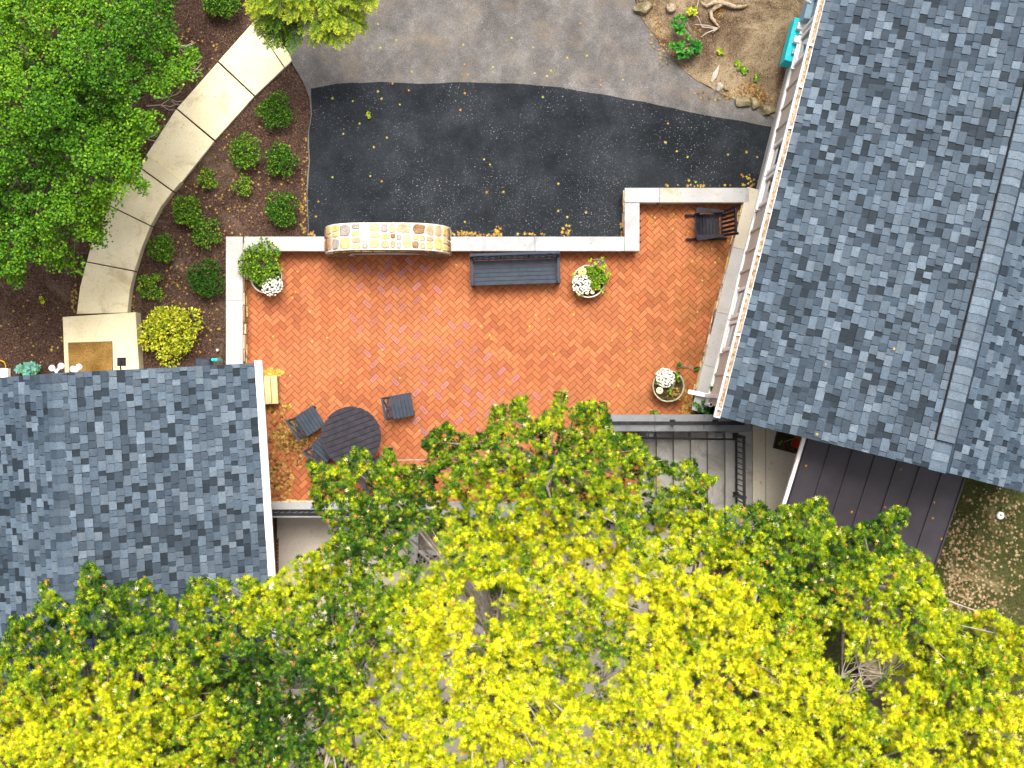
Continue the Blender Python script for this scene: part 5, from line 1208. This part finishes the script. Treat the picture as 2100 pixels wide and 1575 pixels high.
# bare forking twigs that show in the openings of the canopy
def bare(oi, spots, n, spread, rn):
    o = oaks[oi]; c = o['c']; gz = -1.1 if -5.0 < c.x < 4.3 else -0.1
    root = [x for x in bpy.data.objects if x.get('label') == o['lab']][0]
    offv = Vector((c.x, c.y, gz))
    for (px, py, zz, dx, dy) in spots:
        mb = MB(); b = P(px, py, zz) - offv
        for k in range(n):
            a = math.atan2(-dy, dx) + rn.uniform(-0.9, 0.9); L = spread * rn.uniform(0.5, 1.1); p = b.copy(); path = [p.copy()]; el = rn.uniform(0.0, 0.6)
            for s in range(4):
                a += rn.uniform(-0.35, 0.35); p = p + Vector((math.cos(a), math.sin(a), el)) * (L / 4); path.append(p.copy())
                if s in (1, 2):
                    a2 = a + rn.choice((-1, 1)) * rn.uniform(0.5, 1.0); q_ = p + Vector((math.cos(a2), math.sin(a2), 0.2)) * L * 0.3; mb.tube([p, q_, q_ + Vector((math.cos(a2 + 0.3), math.sin(a2 + 0.3), 0.1)) * L * 0.15], [0.006, 0.004, 0.002], 4, cap=False)
            mb.tube(path, [0.016, 0.012, 0.009, 0.006, 0.003], 5, cap=False)
        ob = mb.build('bare_twig', M['twig'], root, local=True); ob['kind'] = 'stuff'
bare(6, [(1715, 1460, 5.2, 60, -60), (1735, 1425, 5.4, 60, -20), (1725, 1390, 5.4, 50, -50), (1760, 1370, 5.5, 40, -30)], 6, 0.8, rn)
bare(2, [(985, 1262, 4.6, 30, -30), (1000, 1250, 4.8, 10, -50), (860, 1170, 3.5, 10, -60), (870, 1180, 3.6, 40, -30)], 5, 0.55, rn)
bare(4, [(1230, 1400, 5.0, 30, -40), (1425, 1400, 5.6, -10, -50), (1480, 1440, 6, 30, -20)], 5, 0.6, rn)

# ------------------------------------------------------------------ broadleaf tree at upper left
GT = [(-200, -200), (360, -200), (350, 0), (355, 62), (372, 95), (410, 98), (388, 160), (352, 176), (322, 205), (318, 262), (285, 300), (302, 388), (255, 372), (225, 420), (212, 470), (212, 505), (160, 488), (150, 520), (152, 545), (125, 560), (95, 535), (60, 548), (38, 575), (0, 580), (-200, 590)]
gtc = P(60, 190, 3.5); gtr = thing('green_tree', 'dense bright green small-leaved tree filling the upper left corner', 'tree', (gtc.x, gtc.y, -0.1))
pos_l, dr_l, t_l = [], [], []; lim = MB(); rn = random.Random(31)
GH = [(145, 495, 26), (310, 225, 14), (40, 380, 12), (105, 70, 10)]
for lay_, dm_, tries in ((0, 27, 9000), (1, 34, 6000)):
    for (px, py) in poisson(GT, -200, -200, 415, 590, dm_, tries, rn):
        if any(math.hypot(px - a, py - b) < r for a, b, r in GH): continue
        d = math.hypot((px - 60) / 370.0, (py - 190) / 420.0); z = 4.9 - 2.3 * min(d, 1.3) ** 2 + 0.4 * math.sin(px / 47.0) * math.cos(py / 43.0 + 1) + 0.28 * math.sin((px - py) / 30.0) - (rn.uniform(0.5, 1.3) if lay_ else 0)
        z = max(z, 1.3); c = P(px, py, z); r = rn.uniform(0.15, 0.24); n = 230 if lay_ == 0 else 130
        dd = RNG.normal(size=(n, 3)); dd *= (RNG.random(n) ** 0.4 / np.linalg.norm(dd, axis=1))[:, None]; dd[:, 2] *= 0.8
        p = np.array(c) + dd * r; ppx = 1050 + p[:, 0] * 100 * HC / (HC - p[:, 2]); ppy = 787.5 - p[:, 1] * 100 * HC / (HC - p[:, 2])
        keep = in_poly(ppx, ppy, GT) | (RNG.random(n) < 0.3); p = p[keep]; dd = dd[keep]
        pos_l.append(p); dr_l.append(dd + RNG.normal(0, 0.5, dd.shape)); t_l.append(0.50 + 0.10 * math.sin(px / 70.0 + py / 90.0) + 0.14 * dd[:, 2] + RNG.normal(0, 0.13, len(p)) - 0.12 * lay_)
        if rn.random() < 0.35: q_ = c - Vector((gtc.x, gtc.y, -0.1)); lim.tube([(0, 0, max(q_.z * 0.3, 0.5)), (q_.x * 0.5, q_.y * 0.5, q_.z * 0.65 + rn.uniform(-0.1, 0.2)), q_ + Vector((0, 0, 0.02))], [0.04, 0.02, 0.006], 5, cap=False)
pos = np.concatenate(pos_l) - np.array([gtc.x, gtc.y, -0.1]); n = len(pos)
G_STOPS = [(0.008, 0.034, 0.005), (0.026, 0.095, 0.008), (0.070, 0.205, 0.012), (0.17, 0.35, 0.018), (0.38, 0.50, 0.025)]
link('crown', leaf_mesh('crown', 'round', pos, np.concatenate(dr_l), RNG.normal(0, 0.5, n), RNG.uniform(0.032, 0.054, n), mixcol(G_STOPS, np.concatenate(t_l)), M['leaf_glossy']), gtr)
tk = MB().tube([(0, 0, -0.2), (0.05, 0.02, 1.2), (0, 0.05, 2.6), (-0.05, 0, 4.0)], [0.2, 0.16, 0.1, 0.04], 9).build('trunk', M['bark'], gtr, smooth=True, local=True)
lim.build('limb', M['bark'], tk, local=True)
for (px, py) in ((362, 92), (375, 125), (383, 150), (345, 200), (330, 215), (300, 285)):
    c = P(px, py, 1.9) - Vector((gtc.x, gtc.y, -0.1)); mb = MB(); 
    for k in range(3):
        a = rn.uniform(-0.9, 0.5); mb.tube([c + Vector((-0.3, 0.0, -0.1)), c, c + Vector((math.cos(a) * 0.2, math.sin(a) * 0.2, 0.05)), c + Vector((math.cos(a + 0.3) * 0.34, math.sin(a + 0.3) * 0.34, 0.02))], [0.012, 0.009, 0.006, 0.003], 5, cap=False)
    mb.build('bare_twig', M['twig'], gtr, local=True)

# ------------------------------------------------------------------ feathery conifer over the top edge
cf = thing('conifer', 'feathery yellow-green conifer overhanging the path mouth and driveway', 'tree', P(640, -130, -0.1))
cb = Vector(cf.location); TIPS = [(765, 25), (748, 62), (720, 80), (700, 98), (676, 85), (650, 75), (640, 92), (612, 62), (590, 108), (575, 98), (560, 62), (545, 95), (525, 70), (512, 30), (535, 20), (690, 55), (730, 30), (660, 40), (620, 25), (580, 30), (755, -10), (700, 10), (640, 0), (500, -20), (560, 0), (610, 90), (665, 60), (738, 48), (600, 45), (680, 25)]
np_, nd_, nt_ = [], [], []; lim = MB(); rn = random.Random(9)
CFP = [(490, -40), (505, 30), (520, 75), (548, 100), (590, 110), (600, 66), (640, 95), (705, 100), (752, 64), (770, 20), (780, -40)]
TIPS = TIPS + poisson(CFP, 490, -40, 780, 100, 17, 3000, rn)
cen = P(640, -110, 3.0)
for (tx, ty) in TIPS:
    zt = 3.3 - 1.3 * min(1.0, (ty + 60) / 170.0) + rn.uniform(-0.35, 0.35); tip = P(tx, ty, zt)
    o2 = (tip - cen); o2.z = 0; o2.normalize(); aa = math.atan2(o2.y, o2.x) + rn.uniform(-0.6, 0.6); axis = Vector((math.cos(aa), math.sin(aa), rn.uniform(-0.35, 0.05))).normalized()
    L = rn.uniform(0.34, 0.52); base_f = tip - axis * L; low_ = ty > 55 and tx < 615
    if rn.random() < 0.35: lim.tube([cb + Vector((0, 0, zt + 0.7)), base_f.lerp(cb + Vector((0, 0, zt + 0.7)), 0.4) + Vector((0, 0, 0.1)), base_f, tip], [0.03, 0.018, 0.009, 0.003], 5, cap=False)
    sv = axis.cross(Vector((0, 0, 1))).normalized(); tb_ = rn.gauss(0, 0.06)
    for k in range(9):
        f = k / 9.0; b = base_f + axis * (L * f)
        for sd_ in (-1, 1):
            sl = 0.20 * (1 - f) ** 0.8 * rn.uniform(0.7, 1.15) + 0.05
            dv = (axis * 0.75 + sv * sd_ * rn.uniform(0.45, 0.8) + Vector((0, 0, rn.uniform(-0.15, 0.25)))).normalized()
            m_n = max(3, int(sl / 0.016)); u = np.linspace(0.1, 1, m_n); bp = np.array(b) + np.outer(u * sl, np.array(dv)); bp[:, 2] -= 0.35 * (u * sl) ** 2
            pv = np.array(dv.cross(Vector((0, 0, 1))).normalized())
            for sg in (-1, 1):
                dd = np.tile(np.array(dv) * 0.85 + pv * sg * 0.6, (m_n, 1)) + RNG.normal(0, 0.25, (m_n, 3)); np_.append(bp + dd * 0.014); nd_.append(dd); nt_.append((0.26 if low_ else 0.50) + tb_ + 0.30 * (u - 0.5) + 0.2 * (f - 0.5) + RNG.normal(0, 0.10, m_n))
pos = np.concatenate(np_) - np.array(cb); n = len(pos)
CF = [(0.012, 0.045, 0.008), (0.06, 0.14, 0.012), (0.22, 0.34, 0.02), (0.46, 0.50, 0.03), (0.62, 0.58, 0.04)]
link('crown', leaf_mesh('crown', 'needle', pos, np.concatenate(nd_), RNG.normal(0, 0.5, n), RNG.uniform(0.034, 0.052, n), mixcol(CF, np.concatenate(nt_)), M['leaf']), cf)
tk = MB().tube([(0, 0, -0.2), (0.02, 0, 2), (0, 0.02, 4.6)], [0.16, 0.1, 0.03], 9).build('trunk', M['bark'], cf, smooth=True, local=True)
lo = MB(); lo.v = [tuple(Vector(v) - cb) for v in lim.v]; lo.f = lim.f; lo.m = lim.m; lo.build('limb', M['bark'], tk, local=True)

# ------------------------------------------------------------------ mulch chips, leaf litter, grass
def scatter(poly, x0, y0, x1, y1, n, avoid=()):
    X = RNG.uniform(x0, x1, n * 3); Y = RNG.uniform(y0, y1, n * 3); k = in_poly(X, Y, poly)
    for a in avoid: k &= ~in_poly(X, Y, a)
    return X[k][:n], Y[k][:n]
def px2w(X, Y, Z): k = (HC - Z) / HC / 100.0; return np.stack([(X - 1050) * k, (787.5 - Y) * k, Z], 1)
PATHP = [(533, 32), (552, 48), (598, 124), (523, 196), (439, 290), (372, 374), (330, 424), (309, 462), (276, 555), (261, 641), (278, 640), (290, 780), (128, 780), (128, 650), (157, 644), (178, 536), (221, 419), (300, 318), (448, 125)]
LBED = [(-20, 400), (0, 0), (560, -20), (598, 128), (634, 200), (633, 330), (628, 486), (463, 486), (463, 752), (-20, 770)]
def chips(name, poly, box, n, z, stops, avoid=(), size=(0.012, 0.04)):
    X, Y = scatter(poly, *box, n, avoid); n = len(X); p = px2w(X, Y, np.full(n, z) + RNG.uniform(0, 0.02, n))
    d = RNG.normal(size=(n, 3)); d[:, 2] *= 0.25
    me = leaf_mesh(name, 'chip', p, d, RNG.normal(0, 0.5, n), RNG.uniform(*size, n), mixcol(stops, RNG.random(n) ** 1.6), M['chip']); o = link(name, me); o['kind'] = 'stuff'; return o
tag(chips('mulch_chips', LBED, (-20, -20, 640, 770), 30000, -0.088, [(0.02, 0.011, 0.008), (0.07, 0.038, 0.028), (0.14, 0.085, 0.06), (0.34, 0.25, 0.19)], (PATHP,)), 'dark brown wood chip mulch covering the beds beside the path', 'mulch')
tag(chips('soil_debris', RBED, (1300, -20, 1690, 245), 9000, -0.026, [(0.04, 0.025, 0.014), (0.12, 0.08, 0.05), (0.24, 0.18, 0.11), (0.5, 0.42, 0.32)], (), (0.01, 0.032)), 'small brown bark and leaf debris over the soil bed', 'debris')
tag(chips('asphalt_grit', PATCH, (800, 360, 1300, 486), 1100, -0.030, [(0.25, 0.25, 0.25), (0.45, 0.44, 0.43), (0.62, 0.61, 0.6)], (), (0.006, 0.02)), 'pale grit scattered on the dark asphalt near the wall', 'grit')
LEAFY = [(0.30, 0.13, 0.03), (0.52, 0.30, 0.05), (0.66, 0.46, 0.08), (0.72, 0.56, 0.16), (0.55, 0.52, 0.05)]
BROWN = [(0.10, 0.045, 0.015), (0.20, 0.095, 0.025), (0.34, 0.18, 0.05), (0.50, 0.33, 0.10), (0.62, 0.46, 0.12)]
def litter(name, label, blobs, z, stops, size=(0.05, 0.085), lift=0.03):
    """blobs: (px, py, rx, ry, n)"""
    P_, D_ = [], []
    for (bx, by, rx, ry, n) in blobs:
        a = RNG.uniform(0, 6.283, n); q_ = RNG.random(n) ** 0.6; P_.append(px2w(bx + rx * q_ * np.cos(a), by + ry * q_ * np.sin(a), z + 0.006 + RNG.random(n) * lift * (1 - q_ * 0.8)))
        d = RNG.normal(size=(n, 3)); d[:, 2] *= 0.22; D_.append(d)
    p = np.concatenate(P_); n = len(p)
    o = link(name, leaf_mesh(name, 'star', p, np.concatenate(D_), RNG.normal(0, 0.35, n), RNG.uniform(*size, n), mixcol(stops, RNG.random(n)), M['dry_leaf'])); tag(o, label, 'leaves', None, 'stuff')
litter('leaf_litter', 'brown leaf drift behind the chair on the brick patio', [(597, 895, 34, 36, 330), (575, 985, 28, 42, 170), (612, 930, 40, 30, 70), (560, 940, 14, 60, 60), (640, 900, 20, 20, 30), (570, 860, 24, 60, 40)], 0.0, BROWN)
litter('leaf_litter', 'yellow leaves gathered against the pine step', [(560, 765, 22, 9, 110), (556, 840, 16, 10, 14), (590, 835, 10, 8, 8)], 0.0, LEAFY)
litter('leaf_litter', 'yellow leaves along the driveway side of the north wall', [(950, 479, 24, 6, 30), (1020, 474, 12, 10, 24), (985, 482, 60, 4, 26), (1080, 481, 40, 3, 8), (1162, 474, 10, 12, 14), (1275, 470, 5, 16, 9), (640, 480, 8, 6, 10), (1450, 381, 100, 4, 16), (1540, 370, 12, 12, 12)], -0.03, LEAFY[:3] + BROWN[2:], (0.04, 0.07))
litter('leaf_litter', 'yellow and brown leaves along the driveway edge of the mulch bed', [(622, 430, 8, 55, 44), (625, 340, 7, 60, 22), (500, 350, 110, 100, 90), (420, 470, 120, 100, 100), (380, 640, 80, 100, 120), (275, 690, 6, 50, 30), (440, 150, 80, 90, 60), (380, 90, 30, 60, 24), (152, 610, 6, 30, 34), (270, 620, 8, 30, 24), (80, 680, 80, 70, 30)], -0.088, BROWN[2:] + LEAFY[1:3], (0.03, 0.058), 0.02)
litter('leaf_litter', 'brown leaf drift in the soil bed near the rocks', [(1540, 188, 30, 24, 170), (1570, 205, 16, 14, 40), (1360, 90, 28, 50, 70), (1345, 45, 14, 40, 36), (1420, 75, 20, 22, 50), (1475, 25, 14, 20, 36), (1480, 195, 60, 12, 46), (1640, 10, 14, 14, 16)], -0.028, BROWN[:4] + LEAFY[1:2], (0.03, 0.055), 0.025)
litter('leaf_litter', 'brown and yellow leaves under the vine beside the third planter', [(1420, 840, 28, 12, 120), (1410, 815, 12, 20, 40), (1470, 690, 10, 60, 26), (1500, 560, 8, 60, 26), (1520, 440, 8, 24, 50), (1440, 500, 80, 60, 20), (1360, 450, 40, 30, 12)], 0.0, BROWN[1:] + LEAFY[1:3], (0.035, 0.065), 0.02)
litter('leaf_litter', 'leaves fallen in the black tray and mossy planter', [(1385, 808, 18, 14, 60)], 0.36, BROWN, (0.03, 0.05), 0.015)
litter('leaf_litter', 'brown leaves on the path below its step', [(330, 348, 8, 4, 8), (318, 335, 8, 5, 10), (345, 358, 10, 5, 12), (355, 366, 6, 4, 8)], -0.01, BROWN[1:], (0.03, 0.05), 0.01)
litter('lawn_leaves', 'tan leaves scattered over the lawn below the large house', [(2010, 1150, 120, 150, 520), (2060, 1060, 60, 70, 90), (1985, 1230, 60, 60, 240), (1960, 1130, 40, 80, 140)], -0.06, [(0.28, 0.17, 0.08), (0.50, 0.36, 0.19), (0.66, 0.52, 0.32), (0.40, 0.22, 0.10)], (0.04, 0.075), 0.03)
n = 26000; X = RNG.uniform(1860, 2180, n); Y = RNG.uniform(960, 1400, n)
thin = np.exp(-(((X - 2035) / 50) ** 2 + ((Y - 1225) / 75) ** 2)); k = RNG.random(n) > thin * 0.9; X, Y = X[k], Y[k]; n = len(X)
gp = px2w(X, Y, np.full(n, -0.055)); gd = RNG.normal(size=(n, 3)) * np.array([0.5, 0.5, 0.1]) + np.array([0, 0, 0.6])
o = link('grass', leaf_mesh('grass', 'blade', gp, gd, RNG.uniform(0, 6, n), RNG.uniform(0.05, 0.09, n), mixcol([(0.02, 0.05, 0.008), (0.05, 0.11, 0.015), (0.11, 0.17, 0.03), (0.26, 0.25, 0.08)], RNG.random(n)), M['leaf'])); tag(o, 'short green lawn grass below the large roof', 'grass', None, 'stuff')
# single fallen leaves one can count
tv, tf = LEAF['star']; FL = []
for k, c in enumerate(((0.52, 0.38, 0.05), (0.46, 0.23, 0.04), (0.36, 0.42, 0.05), (0.50, 0.40, 0.13))):
    me = fast_mesh('fallen_leaf', tv * 0.075, np.array([i for f in tf for i in f]), np.array([len(f) for f in tf]), M['dry_leaf'], np.tile(np.array(c), (len(tv), 1))); FL.append(me)
def fallen(px, py, z, label, group, k=None, s=1.0):
    o = link('fallen_leaf', FL[rn.randrange(4) if k is None else k], None, P(px, py, z + 0.012), (rn.uniform(-0.2, 0.2), rn.uniform(-0.2, 0.2), rn.uniform(0, 6.28))); o.scale = (s * 0.68,) * 3; tag(o, label, 'leaf', group)
D3 = lambda pts: [(600 + x / 3, y / 3) for x, y in pts]
for x, y in D3([(525, 148), (638, 247), (541, 294), (1050, 275), (1058, 395), (1076, 457), (733, 440), (1232, 413), (1348, 233), (1480, 292), (1690, 355), (1812, 342), (1490, 450), (1565, 468), (1895, 522), (2032, 490)]) + [(1130, 145), (1190, 48)]:
    fallen(x, y, -0.045, 'small yellow leaf lying on the paler old asphalt', 'leaves on the old asphalt', s=rn.uniform(0.8, 1.15))
for x, y in D3([(615, 513), (715, 555), (245, 605), (370, 622), (547, 607), (660, 643), (525, 562), (412, 760), (580, 847), (500, 905), (312, 823), (245, 1090), (478, 1083), (548, 1115), (158, 1240), (143, 1332), (1060, 573), (1032, 677), (1178, 980), (1215, 1012), (1195, 1183), (1297, 1180), (1060, 1365), (1540, 597), (1635, 1130), (1635, 1297), (1690, 1335), (1805, 1307), (1703, 1390)]) + [(1370, 253), (1365, 292), (1388, 310), (1410, 322), (1493, 317), (1531, 312), (1553, 322), (1521, 358), (1524, 362), (1531, 362), (1413, 370), (1437, 383), (1427, 373)]:
    fallen(x, y, -0.032, 'small yellow leaf lying on the dark new asphalt', 'leaves on the new asphalt', s=rn.uniform(0.8, 1.15))
Pz = lambda pts: [(600 + x / 3, 420 + y / 3) for x, y in pts]
for x, y in Pz([(30, 412), (17, 537), (105, 655), (57, 753), (213, 817), (1007, 370), (552, 893), (1283, 600), (1497, 677), (1577, 703), (1730, 675), (1160, 747), (1222, 825), (1213, 803), (1458, 747), (1607, 918), (1880, 855), (1965, 835), (2083, 767), (2005, 1115), (1945, 1222), (780, 1390), (578, 1330), (568, 1212), (1558, 523), (1945, 553), (125, 1222), (300, 1095), (1710, 352), (1330, 940), (660, 1065)]) + [(600, 610), (560, 690), (640, 700), (530, 610), (1307, 610), (1370, 600), (1430, 640), (1405, 705), (1332, 700), (1290, 720), (1268, 790), (1380, 470), (1345, 505), (1420, 535), (1330, 455), (1460, 510), (1475, 530), (1440, 575), (590, 720), (585, 790), (595, 770)]:
    fallen(x, y, 0.0, 'single pale yellow leaf on the open brick paving', 'leaves on the brick', s=rn.uniform(0.7, 1.1))
for x, y in ((1695, 748), (1676, 890), (1798, 914), (1848, 962), (1834, 715)):
    w_ = P(x, y, 4.4); mc = MV.dot(w_); z = ZE + (mc - ME) * slope + 0.03 if y < 900 or x < 1700 else None
    if z is None:
        tt = max(0, (DV.dot(w_) - DV.dot(p00)) / porch_len); z = zt_ + (zb_ - zt_) * tt + 0.05
        fallen(x, y, z, 'orange leaf lying on the dark metal porch roof', 'leaves on the porch roof', 1, 1.2)
    else: fallen(x, y, z, 'yellow leaf lying on the large shingle roof', 'leaves on the large roof', 0)
for x, y in ((1653, 955), (1747, 1050), (1759, 1050), (1815, 1040), (1916, 1030), (1931, 1105), (1913, 1063), (1888, 953)):
    z = 3.0; 
    for _ in range(3): w_ = P(x, y, z); z = zt_ + (zb_ - zt_) * max(0, (DV.dot(w_) - DV.dot(p00)) / porch_len) + 0.02
    fallen(x, y, z, 'orange leaf lying on the dark metal porch roof', 'leaves on the porch roof', 1, 1.0)
for x, y in ((1583, 950), (1560, 990)): fallen(x, y, 1.02, 'brown leaf on the pale walkway by the porch', 'leaves on the walkway', 1)
for x, y in ((414, 196), (442, 198), (473, 200), (376, 255), (340, 295), (372, 262)): fallen(x, y, -0.012, 'small brown leaf on the concrete path', 'leaves on the path', 1, 0.7)
